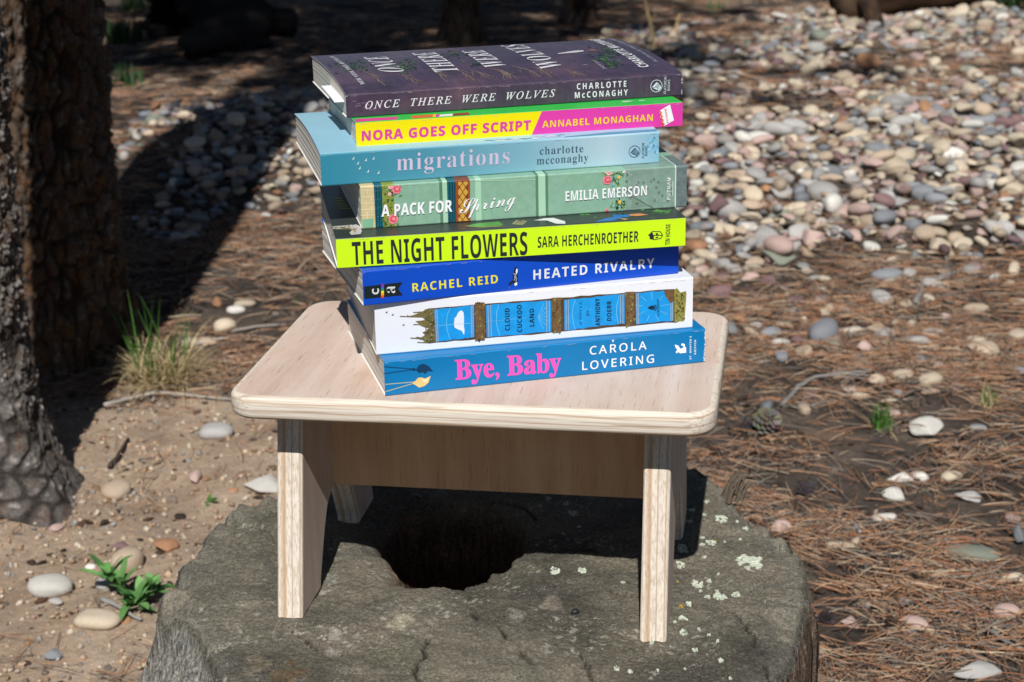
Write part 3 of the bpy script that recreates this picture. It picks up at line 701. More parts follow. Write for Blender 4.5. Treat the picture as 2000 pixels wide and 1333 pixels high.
B.poly('s', [z4p(*q) for q in [(216, 1086), (226, 1095), (224, 1120), (214, 1140), (209, 1110)]], WHITE, 3); B.poly('s', [z4p(*q) for q in [(196, 1216), (222, 1205), (220, 1232), (202, 1238)]], WHITE, 3)
B.poly('s', [z4p(152, 1240), z4p(158, 1242), z4p(154, 1270)], ink(170, 130, 80), 3)
for i in range(20): B.blob('s', z4p(192 + 26*rb.random(), 1130 + 70*rb.random()), .0003, .0003, ink(196, 200, 204), rb, 3, 5)
B.build()

# ---- lime with dark floral cover
B = Book(-.1035, .9855, 9.65, .2145, .1424, .0187, .0777, "paperback 'The Night Flowers' with a lime yellow spine and dark floral cover", print_mat('cover_dark_floral', (48, 56, 52), .25, .38, 30))
LIME = print_mat('print_lime', (204, 244, 26), .03); INKB = ink(38, 44, 44)
B.mb.add([(0, -.0001, .0006), (B.L, -.0001, .0006), (B.L, -.0001, B.T - .0006), (0, -.0001, B.T - .0006)], [(0, 1, 2, 3)], LIME)
B.text('s', sansb('THE NIGHT FLOWERS'), z3p(572, 882), z4p(312, 968), z3p(563, 690), INKB, 2, 1.05, .0)
B.text('s', sansb('SARA HERCHENROETHER'), z4p(400, 908), z4p(1275, 855), z4p(400, 818), INKB, 2, 1.06, .0)
B.text('s', sansb('TIN HOUSE'), z4p(1546, 882), z4p(1552, 702), z4p(1508, 884), INKB, 2, 1.05)
B.poly('s', [z4p(*q) for q in [(1356, 800), (1392, 766), (1406, 800), (1404, 838), (1372, 832), (1370, 806)]], INKB, 2)
B.line('s', [z4p(1392, 766), z4p(1466, 768), z4p(1484, 800), z4p(1470, 826), z4p(1404, 838), z4p(1406, 800), z4p(1484, 800)], .0005, INKB, 2)
B.poly('s', [z4p(1424, 782), z4p(1444, 780), z4p(1446, 794), z4p(1426, 796)], INKB, 2); B.poly('s', [z4p(1422, 814), z4p(1446, 810), z4p(1446, 820), z4p(1424, 824)], INKB, 2)
PET = ink(196, 192, 186); LGR = print_mat('print_leaf', (84, 150, 60), .3); DGR = print_mat('print_dark_leaf', (46, 82, 58), .3)
B.poly('t', [z3p(*q) for q in [(395, 545), (480, 540), (600, 528), (640, 545), (652, 590), (640, 612), (560, 620), (545, 600), (570, 575), (540, 560), (440, 572), (400, 565)]], PET, 1)
for off in (8, 16, 26): B.line('t', [z3p(410, 545 + off), z3p(500, 545 + off), z3p(575, 552 + off), z3p(600, 575 + off)], .0006, ink(168, 150, 90), 2)
B.poly('t', [z3p(*q) for q in [(1540, 545), (1650, 520), (1840, 505), (1880, 530), (1850, 545), (1700, 555)]], LGR, 1); B.line('t', [z3p(1540, 545), z3p(1700, 556), z3p(1890, 545)], .0008, ink(176, 120, 100), 2)
B.poly('t', [z4p(*q) for q in [(365, 672), (470, 652), (540, 650), (640, 680), (642, 704), (560, 700), (480, 672)]], ink(222, 222, 220), 1)
for i in range(8): x = 180 + i*12; B.line('t', [z4p(x, 705 + i), z4p(x + 40, 668 + rb.random()*12)], .0008, ink(150, 146, 104), 1)
B.poly('t', [z4p(*q) for q in [(895, 690), (985, 655), (1060, 640), (1050, 620), (1200, 622), (1230, 630), (1130, 650), (1060, 672), (1110, 670), (1000, 690)]], ink(36, 112, 176), 1)
B.poly('t', [z4p(*q) for q in [(1195, 620), (1290, 612), (1360, 624), (1270, 636), (1200, 632)]], ink(206, 136, 80), 2); B.poly('t', [z4p(*q) for q in [(1110, 655), (1190, 660), (1160, 674)]], ink(206, 166, 110), 2)
for i in range(34):
    x, y = 700 + 960*rb.random(), 585 + 75*rb.random(); dx, dy = rb.uniform(-60, 60), rb.uniform(-12, 12)
    B.poly('t', [z4p(x, y), z4p(x + dx*.5 - 6, y + dy*.5 - 5), z4p(x + dx, y + dy), z4p(x + dx*.5 + 6, y + dy*.5 + 5)], rb.choice([DGR, DGR, DGR, LGR]), 1)
for i in range(6): B.poly('t', [z4p(1380 + i*22, 600 + 4*i), z4p(1440 + i*20, 575 + 3*i), z4p(1450 + i*20, 585 + 3*i)], LGR, 1)
for i in range(30):
    x, y = 400 + 200*rb.random(), 520 + 110*rb.random(); B.line('t', [z3p(x, y), z3p(x + rb.uniform(-60, 60), y + rb.uniform(-20, 20))], .0006, DGR, 1)
for y in (300, 322, 345, 366, 388): B.line('t', [z3p(412 + (y - 300)*.5, y), z3p(478 + (y - 300)*.75, y + 3)], .0035, ink(150, 176, 40), 1)
B.build()

# ---- sage green
B = Book(-.0895, 1.0065, 11.44, .2042, .1365, .0267, .0963, "sage green paperback 'A Pack for Spring' with painted columns and roses on its spine", print_mat('cover_sage', (134, 174, 150), .12, .42, 240))
S4 = lambda p: float(B.sp(p)[0])
CRE = print_mat('print_cream_brick', (206, 188, 140), .12, .45, 200); TEAL = print_mat('print_teal_column', (20, 92, 104), .3, .42, 200); MOSS = print_mat('print_moss', (134, 144, 56), .3, .45, 300)
LIT = ink(166, 206, 176); DKG = ink(88, 128, 102); STN = print_mat('print_grey_stone', (128, 156, 142), .2, .45, 150); STD = print_mat('print_dark_stone', (104, 120, 118), .3, .45, 220); LAT = print_mat('print_lattice', (122, 60, 30), .2); 
def bnd(xa, xb, mat, lay, z=z3p, ya=400, dmax=.03, sl=(0, 0)): B.band((S4(z(xa + sl[0], ya)), S4(z(xa + sl[1], ya))), (S4(z(xb + sl[0], ya)), S4(z(xb + sl[1], ya))), mat, lay, dmax)
bnd(648, 772, CRE, 1); bnd(828, 935, MOSS, 1); bnd(764, 832, TEAL, 2)
B.poly('s', [z3p(655, 485), z3p(752, 475), z3p(752, 572), z3p(660, 582)], ink(126, 180, 148), 2)
for y in (230, 285, 340, 395, 445): B.line('s', [z3p(642, y + 4), z3p(765, y)], .0005, ink(226, 214, 178), 2)
for x, y0, y1 in ((700, 200, 245), (735, 250, 300), (690, 300, 350), (740, 350, 400), (700, 400, 455)): B.line('s', [z3p(x, y0 + 20), z3p(x, y1 + 20)], .0005, ink(226, 214, 178), 2)
for x in (778, 800, 818): B.line('s', [z3p(x, 185), z3p(x + 4, 565)], .0007, ink(12, 60, 74), 3)
for k in range(5): B.line('s', [z3p(768, 240 + 75*k), z3p(832, 225 + 75*k)], .0007, ink(40, 124, 134), 3)
bnd(1330, 1356, DKG, 1); bnd(1356, 1400, LIT, 1); bnd(1396, 1470, TEAL, 1); bnd(1466, 1592, LAT, 2)
for x in (1412, 1436, 1456): B.line('s', [z3p(x, 140), z3p(x + 4, 515)], .0007, ink(12, 60, 74), 3)
GLD = ink(206, 160, 64)
for k in range(5):
    for j_ in range(2):
        x, y = 1500 + j_*52, 165 + k*82 + (j_*0); B.poly('s', [z3p(x, y - 34), z3p(x + 24, y), z3p(x, y + 34), z3p(x - 24, y)], GLD, 3)
    if k < 4: x, y = 1526, 206 + k*82; B.poly('s', [z3p(x, y - 34), z3p(x + 22, y), z3p(x, y + 34), z3p(x - 22, y)], GLD, 3)
for x in (1478, 1580): B.line('s', [z3p(x, 135), z3p(x + 4, 512)], .0012, ink(150, 78, 40), 4)
bnd(1640, 1690, LIT, 1); bnd(383, 407, DKG, 1, z4p, 450); bnd(407, 468, LIT, 1, z4p, 450); bnd(468, 492, DKG, 1, z4p, 450)
B.line('s', [z3p(1640, 150), z4p(383, 318)], .0005, LIT, 2); 
bnd(1165, 1600, STN, 1, z4p, 400); bnd(1596, 1692, STD, 2, z4p, 400); bnd(1590, 1600, ink(206, 222, 212), 3, z4p, 400)
for i in range(60): B.blob('s', z4p(1170 + 420*rb.random()**1.6, 250 + 300*rb.random()), .0008, .0009, rb.choice([STD, STN, ink(146, 168, 152)]), rb, 2, 7)
B.line('s', [z4p(1195, 450), z4p(1400, 560)], .0005, ink(90, 110, 100), 3)
B.poly('s', [z4p(1215, 445), z4p(1375, 545), z4p(1215, 560)], ink(120, 146, 130), 2)
LEAFS = [print_mat('print_leaf_a', (52, 96, 52), .3), print_mat('print_leaf_b', (96, 138, 62), .3), print_mat('print_leaf_c', (28, 70, 58), .3), MOSS]
def leaves(z, x0, x1, y0, y1, n):
    for i in range(n):
        x, y = rb.uniform(x0, x1), rb.uniform(y0, y1); a_ = rb.random()*6.3; l_, w_ = rb.uniform(16, 36), rb.uniform(5, 10)
        B.poly('s', [z(x, y), z(x + l_*.5*cos(a_) - w_*sin(a_), y + l_*.5*sin(a_) + w_*cos(a_)), z(x + l_*cos(a_), y + l_*sin(a_)), z(x + l_*.5*cos(a_) + w_*sin(a_), y + l_*.5*sin(a_) - w_*cos(a_))], rb.choice(LEAFS), rb.choice([2, 3]))
def rose(z, x, y, r, c1=(214, 74, 92), c2=(236, 138, 146)):
    for k, q in enumerate((1., .7, .4)): B.blob('s', z(x + (k*3), y - k*2), r*q/4.443/3100, r*q/4.443/3100, ink(*(c1 if k % 2 else c2)), rb, 4 + k, 11, .12)
def star(z, x, y, r, c_):
    B.poly('s', [z(x + (r if k % 2 == 0 else r*.42)*cos(k*pi/5), y + (r if k % 2 == 0 else r*.42)*sin(k*pi/5)) for k in range(10)], ink(*c_), 5)
leaves(z3p, 835, 920, 200, 540, 46); leaves(z3p, 900, 1000, 190, 290, 18); leaves(z3p, 900, 970, 400, 540, 14)
rose(z3p, 952, 222, 40); rose(z3p, 905, 200, 24, (236, 150, 160), (240, 190, 190)); rose(z3p, 922, 480, 42); rose(z3p, 892, 264, 16, (236, 150, 160), (240, 190, 190)); star(z3p, 880, 552, 20, (90, 150, 160)); star(z3p, 870, 228, 16, (120, 170, 170))
leaves(z4p, 960, 1150, 230, 340, 36); leaves(z4p, 1020, 1150, 470, 560, 30); leaves(z4p, 1080, 1165, 260, 560, 16)
rose(z4p, 1002, 320, 40); rose(z4p, 1020, 246, 32, (236, 150, 160), (244, 200, 196)); rose(z4p, 1150, 248, 14, (236, 190, 200), (240, 220, 220))
star(z4p, 1104, 294, 24, (230, 196, 96)); star(z4p, 1110, 510, 24, (230, 196, 96)); star(z4p, 1052, 360, 20, (130, 186, 190)); star(z4p, 1056, 546, 20, (130, 186, 190)); rose(z4p, 1000, 582, 16)
B.text('s', sansb('A PACK FOR'), z3p(820, 458), z3p(1435, 412), z3p(820, 362), WHITE, 7, 1.06, .012)
B.text('s', scriptb('Spring'), z3p(1500, 432), z4p(208, 523), z3p(1500, 318), WHITE, 7, .98, -.004, chr(0x1D4E7))
B.text('s', sansb('EMILIA EMERSON'), z4p(640, 502), z4p(1345, 450), z4p(640, 420), WHITE, 7, 1.06, .0)
B.text('s', sans('PUTNAM'), z4p(1550, 490), z4p(1552, 298), z4p(1523, 490), WHITE, 4, 1.25, .012); B.line('s', [z4p(1570, 460), z4p(1572, 330)], .0005, ink(190, 210, 200), 4)
B.build()

# ---- pale blue
m = NM('cover_pale_blue', .4, .45)
tc = m.n('TexCoord'); sp_ = m.n('SeparateXYZ'); m.l(tc.outputs['Object'], sp_.inputs[0])
grad = m.ramp(m.math('MULTIPLY', sp_.outputs[0], 1/.2121), [(0, lin(48, 134, 158)), (.3, lin(76, 146, 168)), (.6, lin(126, 174, 190)), (.85, lin(176, 202, 213)), (1, lin(134, 182, 202))])
topc = m.ramp(m.noise(m.coord(), 7, 3), [(.3, lin(134, 184, 204)), (.7, lin(160, 202, 218))])
isup = m.math('GREATER_THAN', sp_.outputs[1], .0006)
m.color(m.mix(isup, grad, topc))
B = Book(-.1125, 1.0072, 12.97, .2121, .1360, .0199, .1230, "pale blue to teal paperback 'Migrations' with small white birds on its spine", m.m, bow=.0035)
LAV = ink(206, 190, 214); SLT = ink(62, 92, 112)
B.text('s', serifb('migrations'), z1p(955, 1305), z2p(155, 1242), z1p(955, 1208), LAV, 2, 1.12, -.007, chr(0x1D431))
B.text('s', serifb('charlotte'), z2p(418, 1165), z2p(795, 1143), z2p(418, 1121), SLT, 2, 1.12, -.006, chr(0x1D431))
B.text('s', serifb('mcconaghy'), z2p(392, 1252), z2p(838, 1222), z2p(392, 1207), SLT, 2, 1.12, -.006, chr(0x1D431))
def flatiron(Bk, c, r, mat, t1, t2):
    Bk.ring('s', z2p(*c), r/4.443/3130, .0004, mat, 2)
    x, y = c; Bk.poly('s', [z2p(x - r*.72, y + r*.22), z2p(x + r*.05, y - r*.62), z2p(x + r*.62, y - r*.12), z2p(x + r*.75, y + r*.25), z2p(x + r*.30, y + r*.80), z2p(x + r*.12, y + r*.10)], mat, 2)
    Bk.poly('s', [z2p(x - r*.55, y + r*.30), z2p(x + r*.08, y + r*.0), z2p(x + r*.18, y + r*.66)], mat, 2)
    for k in range(4): Bk.line('s', [z2p(x - r*.4 + k*r*.16, y + r*(.16 - .16*k)), z2p(x + r*.42 + k*r*.06, y + r*(.34 - .16*k))], .00025, Bk.base, 3)
    Bk.text('s', sans('FLATIRON'), *[z2p(*q) for q in t1], mat, 2, 1.1, .012); Bk.text('s', sans('BOOKS'), *[z2p(*q) for q in t2], mat, 2, 1.1, .012)
flatiron(B, (1240, 1138), 53, SLT, [(1324, 1195), (1325, 1065), (1305, 1196)], [(1351, 1175), (1351, 1090), (1332, 1176)])
for x, y in ((577, 1198), (617, 1240), (686, 1212), (752, 1198), (633, 1282), (705, 1310), (795, 1322)):
    B.poly('s', [z1p(x - 12, y + 14), z1p(x - 2, y), z1p(x + 10, y - 18), z1p(x + 6, y + 4), z1p(x + 14, y + 8), z1p(x + 2, y + 8)], ink(214, 230, 236), 2)
for i in range(22): B.blob('s', z2p(1350 + 100*rb.random(), 1000 + 150*rb.random()), .0008, .0010, ink(*rb.choice([(96, 170, 206), (120, 186, 216), (160, 204, 224)])), rb, 1, 7)
TPW = ink(206, 226, 232)
for i in range(26): x = rb.uniform(-30, 640); B.blob('t', z2p(x, 1052 - x*.085 + rb.uniform(-12, 14)), .0025, .0008, rb.choice([TPW, TPW, ink(96, 168, 200)]), rb, 1, 7)
B.poly('t', [z2p(640, 1012), z2p(1000, 975), z2p(1440, 945), z2p(1440, 968), z2p(1000, 1000), z2p(640, 1030)], ink(70, 150, 180), 1)
B.build()

# ---- yellow and pink
B = Book(-.0919, 1.0232, 13.19, .2077, .1290, .0156, .1429, "thin paperback 'Nora Goes Off Script' with a half yellow, half pink spine and green cover", print_mat('cover_green', (52, 186, 74), .05))
PK = print_mat('print_pink', (222, 62, 164), .03); YL = print_mat('print_yellow', (240, 222, 0), .03); MAG = ink(214, 70, 150)
B.mb.add([(0, -.0001, .0005), (B.L, -.0001, .0005), (B.L, -.0001, B.T - .0003), (0, -.0001, B.T - .0003)], [(0, 1, 2, 3)], PK)
sa, sb = float(B.sp(z2p(345, 1010))[0]), float(B.sp(z2p(437, 795))[0])
B.mb.add([(0, -.0002, .0005), (sa, -.0002, .0005), (sb, -.0002, B.T - .0003), (0, -.0002, B.T - .0003)], [(0, 1, 2, 3)], YL)
B.text('s', sansb('NORA GOES OFF SCRIPT'), z1p(650, 1046), z2p(340, 950), z1p(650, 964), MAG, 3, 1.12, .022)
B.text('s', sansb('ANNABEL MONAGHAN'), z2p(440, 932), z2p(1398, 872), z2p(440, 876), ink(240, 206, 40), 3, 1.12, .0)
B.poly('s', [z2p(*q) for q in [(1468, 778), (1548, 730), (1582, 868), (1492, 934), (1496, 905), (1472, 880), (1482, 862), (1462, 840), (1472, 820), (1452, 796)]], WHITE, 3)
for k in range(4): y = 795 + k*33; B.line('s', [z2p(1452 + k*8, y - 8), z2p(1474 + k*8, y + 6), z2p(1458 + k*8, y + 26)], .0009, ink(226, 96, 40), 4)
B.text('s', sansb('PUTNAM'), z2p(1536, 888), z2p(1515, 766), z2p(1520, 892), ink(226, 96, 40), 4, 1.1)
for pts, c_ in [([(596, 888), (968, 868), (968, 838), (596, 858)], (226, 70, 150)), ([(1085, 860), (1272, 848), (1272, 818), (1085, 830)], (226, 104, 40)), ([(1272, 848), (1296, 847), (1296, 816), (1272, 818)], (240, 206, 40)),
                ([(1330, 846), (1445, 838), (1445, 812), (1330, 820)], (236, 232, 226)), ([(1445, 838), (1600, 828), (1575, 800), (1445, 810)], (146, 66, 34)), ([(1296, 847), (1330, 846), (1330, 818), (1296, 816)], (214, 70, 150))]:
    B.poly('t', [z1p(*q) for q in pts], ink(*c_), 1)
B.blob('t', z2p(1170, 705), .004, .0022, ink(200, 214, 200), rb, 1); B.blob('t', z2p(1305, 697), .002, .0016, ink(200, 214, 200), rb, 1)
B.build()

# ---- top: dark plum
m = NM('cover_plum', .36, .5); v = m.coord()
a_ = m.noise(v, 22, 5, .65); b_ = m.noise(v, 160, 4, .7); st_ = m.noise(m.coord('Object', (260, 20, 20)), 1, 4, .7)
c = m.ramp(a_, [(.25, lin(54, 48, 62)), (.5, lin(72, 60, 78)), (.75, lin(98, 76, 88))])
c = m.mix(.5, c, m.ramp(st_, [(.3, GREY(.7)), (.7, GREY(1.35))]), 'MULTIPLY'); c = m.mix(.5, c, m.ramp(b_, [(.3, GREY(.75)), (.7, GREY(1.3))]), 'MULTIPLY')
m.bump(m.noise(v, 1200, 2), .08, .0002); m.color(c)
B = Book(-.0984, 1.0371, 14.55, .2171, .1390, .0147, .1585, "dark plum paperback 'Once There Were Wolves' on top of the stack", m.m, bow=.0038, rise=.0030)
WOLVES = B
OW = ink(226, 226, 230)
B.text('s', seriti('ONCE') + '  ' + seriti('THERE') + '  ' + seriti('WERE') + '  ' + seriti('WOLVES'), z1p(680, 770), z2p(548, 662), z1p(683, 706), OW, 2, 1.3, .006)
B.text('s', sansb('CHARLOTTE'), z2p(740, 601), z2p(1170, 576), z2p(740, 551), OW, 2, 1.45, .0)
B.text('s', sansb('McCONAGHY'), z2p(722, 676), z2p(1182, 650), z2p(722, 627), OW, 2, 1.45, .0)
flatiron(B, (1430, 570), 56, ink(206, 212, 222), [(1513, 634), (1518, 490), (1494, 636)], [(1545, 610), (1549, 515), (1527, 611)])
GRN = [print_mat('print_foliage_a', (74, 112, 60), .3), print_mat('print_foliage_b', (52, 78, 52), .3), print_mat('print_foliage_c', (36, 56, 44), .3)]
DKP = print_mat('print_dark_wood', (40, 42, 44), .3)
for cx, cy, n_, sx, sy, z in [(560, 400, 70, 200, 60, z1p), (1020, 400, 60, 130, 70, z1p), (1480, 300, 30, 120, 40, z1p), (1640, 380, 14, 40, 30, z1p), (1010, 260, 60, 120, 60, z2p), (960, 330, 40, 70, 40, z2p), (1050, 380, 30, 70, 30, z2p)]:
    for i in range(n_): B.blob('t', z(cx + rb.gauss(0, sx*.5), cy + rb.gauss(0, sy*.5)), .0012*rb.uniform(.4, 1.3), .0022*rb.uniform(.4, 1.3), rb.choice(GRN + [GRN[1], GRN[2], DKP]), rb, 1, 6)
ROOT = ink(132, 112, 100)
def root(z, x, y, x2, y2, w, dep=2):
    pts = [(x, y)]
    for k in range(1, 6): t = k/5; pts.append((x + (x2 - x)*t + rb.uniform(-9, 9), y + (y2 - y)*t**1.6 + rb.uniform(-3, 3)))
    B.line('t', [z(*q) for q in pts], w, ROOT, 1)
    if dep:
        for q in pts[1:4]: root(z, q[0], q[1], q[0] + rb.uniform(10, 130), q[1] + rb.uniform(10, 60), w*.6, dep - 1)
for z, a_ in [(z1p, (660, 450, 850, 570)), (z1p, (960, 470, 1140, 555)), (z1p, (1230, 430, 1390, 540)), (z1p, (1440, 430, 1630, 525)), (z1p, (1560, 430, 1760, 510)), (z1p, (1760, 420, 1940, 500)), (z2p, (20, 420, 180, 505)), (z2p, (170, 400, 430, 495)), (z2p, (330, 405, 520, 488)), (z2p, (620, 430, 760, 475))]:
    root(z, *a_, .0006)
for w_, a_, b_, c_ in [('ONCE', z1p(1030, 454), z1p(866, 322), z1p(815, 452)), ('THERE', z1p(1505, 447), z1p(1283, 282), z1p(1290, 455)), ('WERE', z1p(1920, 408), z1p(1698, 264), z1p(1722, 412)), ('WOLVES', z2p(628, 410), z2p(255, 214), z2p(432, 425))]:
    B.text('t', serifb(w_), a_, b_, c_, OW, 3, 1.12, -.008)
B.text('t', sansb('CHARLOTTE McCONAGHY'), z2p(1372, 405), z2p(876, 148), z2p(1292, 412), OW, 3, 1.1)
B.text('t', seriti('AUTHOR OF WILD DARK SHORE'), z2p(1450, 368), z2p(1008, 152), z2p(1426, 371), ink(190, 190, 198), 3, 1.2)
B.text('t', sansb('NEW YORK TIMES BESTSELLER'), z1p(680, 556), z1p(404, 318), z1p(642, 559), ink(200, 200, 206), 3, 1.15)
B.text('t', seriti('A'), z2p(842, 396), z2p(822, 386), z2p(806, 398), ink(190, 190, 198), 3); B.text('t', seriti('NOVEL'), z2p(1000, 425), z2p(904, 352), z2p(974, 428), ink(190, 190, 198), 3, 1.2)
B.poly('t', [z2p(*q) for q in [(572, 292), (640, 280), (720, 268), (796, 264), (800, 274), (730, 284), (650, 290), (580, 296)]], ink(206, 204, 206), 2)
B.poly('t', [z2p(*q) for q in [(826, 266), (880, 258), (924, 264), (880, 272)]], ink(140, 92, 84), 2)
for i in range(14): B.blob('s', z1p(560 + 200*rb.random(), 700 + 80*rb.random()), .0012, .0006, ink(104, 86, 104), rb, 1, 7)
for i in range(9):
    t = rb.random(); B.blob('s', (1331.5, 147 + 38*t), .0003, .0004, PAPER, rb, 2, 5)
B.build()

# ---- card bookmark sticking out of the top book
d0, d1 = B.tp(z1p(470, 560))[1]*.55, .075
q0 = B.tp(z1p(300, 420))[1]
mb = MB(); BMK = print_mat('white_card', (240, 241, 244), .02, .6)
zb = .0086
Vv = []
for x in (-.0055, .035):
    for d, dz in ((.010, -.0002), (.026, .0006), (.044, .0010), (.062, .0012)): Vv += [(x, d, zb + dz), (x, d, zb + dz + .0004)]
Fv = []
for k in range(3): a = 2*k; Fv += [(a, a + 2, a + 10, a + 8), (a + 1, a + 9, a + 11, a + 3), (a, a + 1, a + 3, a + 2), (a + 8, a + 10, a + 11, a + 9)]
Fv += [(0, 8, 9, 1), (6, 7, 15, 14)]
mb.add(Vv, Fv, BMK)
tag(link('bookmark', mb.mesh('bookmark'), None, (B.x, B.y, B.z0), (0, 0, B.a)), 'white card bookmark poking out of the left end of the top book', 'bookmark')

#@@TREES@@
# ------------------------------------------------------------------ pines
NEEDLE = mat_attr('pine_foliage', .6, .3)
def trunk_mesh(name, r0, H, lean, flare, nt, dz, zd, seed, plate=.020, amp=.006, grey=.6):
    z = np.r_[np.arange(-.06, zd, dz), np.linspace(zd, H, 26)]; t = np.linspace(0, 2*pi, nt, endpoint=False)
    zz = np.repeat(z, nt); tt = np.tile(t, len(z)); rz = r0*(1 - .82*np.clip(zz, 0, H)/H) + flare*np.exp(-np.clip(zz + .02, 0, 9)/.085)*(1 + .45*np.sin(tt*3 + seed) + .3*np.sin(tt*5 + 2*seed))
    arc = tt*r0
    # wrap the plate pattern round the trunk by mixing two charts across the seam (the seam faces away from the camera)
    wob = fbm(np.c_[arc/.05, zz/.07], 4, seed + 9)*1.0; wob2 = fbm(np.c_[arc/.04, zz/.06], 4, seed + 19)*1.0
    p = np.c_[arc/plate + wob, zz/(plate*2.1) + wob2]; d1, d2, i1 = worley(p, seed); e = d2 - d1
    q = np.c_[arc/(plate*.36) + wob2*1.2, zz/(plate*.5) + wob*1.2]; f1, f2, i2 = worley(q, seed + 3); e2 = f2 - f1
    pl = sstep(.0, .30, e + .22*fbm(np.c_[arc/.03, zz/.05], 3, seed + 29)); sc = sstep(.03, .4, e2)
    disp = amp*(pl*(.35 + .9*i1) - .5) + amp*.55*(sc*(.3 + i2) - .4)*(.4 + .6*pl) + amp*.5*fbm(np.c_[arc/.1, zz/.2], 3, seed + 5) + amp*.7*fbm(np.c_[arc/.010, zz/.016], 3, seed + 45)
    r = rz + disp*np.clip(1.4 - zz/2.5, .25, 1)*(.45 + .55*sstep(.0, .22, zz))
    V = np.c_[r*np.cos(tt) + lean[0]*np.clip(zz, 0, 99), r*np.sin(tt) + lean[1]*np.clip(zz, 0, 99), zz]
    og, gr, dk, wh = [np.array(lin(*c)) for c in ((114, 86, 64), (106, 101, 97), (30, 26, 23), (182, 176, 170))]
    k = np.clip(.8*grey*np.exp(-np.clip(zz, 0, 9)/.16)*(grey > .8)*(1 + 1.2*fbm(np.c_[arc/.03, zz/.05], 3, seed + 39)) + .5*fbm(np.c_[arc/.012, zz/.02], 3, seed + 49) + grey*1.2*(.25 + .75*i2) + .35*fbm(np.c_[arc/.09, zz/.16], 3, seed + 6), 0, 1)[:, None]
    c = og*(1 - k) + gr*k
    w = (np.clip(i2 - .72, 0, 1)*3.2*sc*pl*grey)[:, None]; c = c*(1 - np.clip(w, 0, 1)) + wh*np.clip(w, 0, 1)
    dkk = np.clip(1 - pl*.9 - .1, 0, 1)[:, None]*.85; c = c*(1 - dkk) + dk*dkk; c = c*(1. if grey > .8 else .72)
    return mesh_np(name, V, grid_faces(len(z), nt, True), BARK, None, True, {'col': c})
def crown_mesh(name, H, z0, rmax, lean, nb, rs, clump=12, dens=15, nw=.010):
    V = []; Fc = []; cs = []; mb = MB()
    g1, g2, g3 = [np.array(lin(*c)) for c in ((58, 76, 40), (84, 98, 50), (40, 56, 34))]
    for b in range(nb):
        zb = z0 + (H - z0)*(b + rs.rand())/nb; az = rs.rand()*2*pi; L = rmax*(1 - .72*(zb - z0)/(H - z0))*rs.uniform(.55, 1.1); o = np.array([lean[0]*zb, lean[1]*zb, zb])
        dr = np.array([cos(az), sin(az), rs.uniform(-.05, .35)]); pts = [o + dr*L*t + np.array([0, 0, -.25*L*t*t]) + rs.normal(0, .015, 3) for t in np.linspace(0, 1, 6)]
        mb.tube(pts, list(np.linspace(.013, .003, 6)), BARK, 5, lin(84, 70, 58))
        for k in range(dens):
            t = rs.uniform(.22, 1.); i = min(int(t*5), 4); c = pts[i] + (pts[i+1] - pts[i])*(t*5 - i) + rs.normal(0, .07*(1 - .4*t) + .02, 3); g_ = [g1, g2, g3][rs.randint(3)]*rs.uniform(.7, 1.25)
            for j in range(clump):
                d = rs.normal(0, 1, 3); d[2] += .4; d /= np.linalg.norm(d); a = np.cross(d, rs.normal(0, 1, 3)); a /= np.linalg.norm(a) + 1e-9; l_ = rs.uniform(.06, .11); n0 = len(V)
                V += [c + a*nw, c - a*nw, c + d*l_]; Fc.append((n0, n0 + 1, n0 + 2)); cs += [g_]*3
    return mesh_np(name, V, np.array(Fc), NEEDLE, None, False, {'col': np.array(cs)}), mb.mesh('branches')
def pine(label, px, r0, H, lean, flare, nt, dz, zd, seed, z0, rmax, nb, plate=.02, amp=.006, grey=.6, rotz=0., group=None, dens=15):
    b = gpt(*px); t = thing('pine_tree', label, 'tree', tuple(b), rotz, group)
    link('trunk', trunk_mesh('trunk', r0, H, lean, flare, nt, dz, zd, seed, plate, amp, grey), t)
    cm, bm_ = crown_mesh('crown', H, z0, rmax, lean, nb, np.random.RandomState(seed), 12, dens)
    c = link('crown', cm, t); link('branches', bm_, c)
    return t
pine('scaly grey pine trunk at the left edge, its roots flaring into the sand', (-30, 955), .054, 7.5, (.050, .0), .078, 260, .0020, 1.0, 3, 3.0, 1.35, 112, .015, .0060, 1.05, .0, None, 30)
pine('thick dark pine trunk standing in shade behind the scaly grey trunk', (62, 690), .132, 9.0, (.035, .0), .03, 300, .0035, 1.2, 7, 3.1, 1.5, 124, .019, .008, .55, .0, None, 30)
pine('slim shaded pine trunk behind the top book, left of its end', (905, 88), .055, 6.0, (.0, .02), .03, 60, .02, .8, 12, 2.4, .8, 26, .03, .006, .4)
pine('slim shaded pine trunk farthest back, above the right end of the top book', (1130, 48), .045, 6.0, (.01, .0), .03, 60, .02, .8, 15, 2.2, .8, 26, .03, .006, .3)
pine('pine left of the frame whose crown shades the forest floor', (-320, 420), .10, 8.5, (.02, .0), .04, 60, .03, .8, 21, 2.4, 1.3, 60, .03, .006, .4)

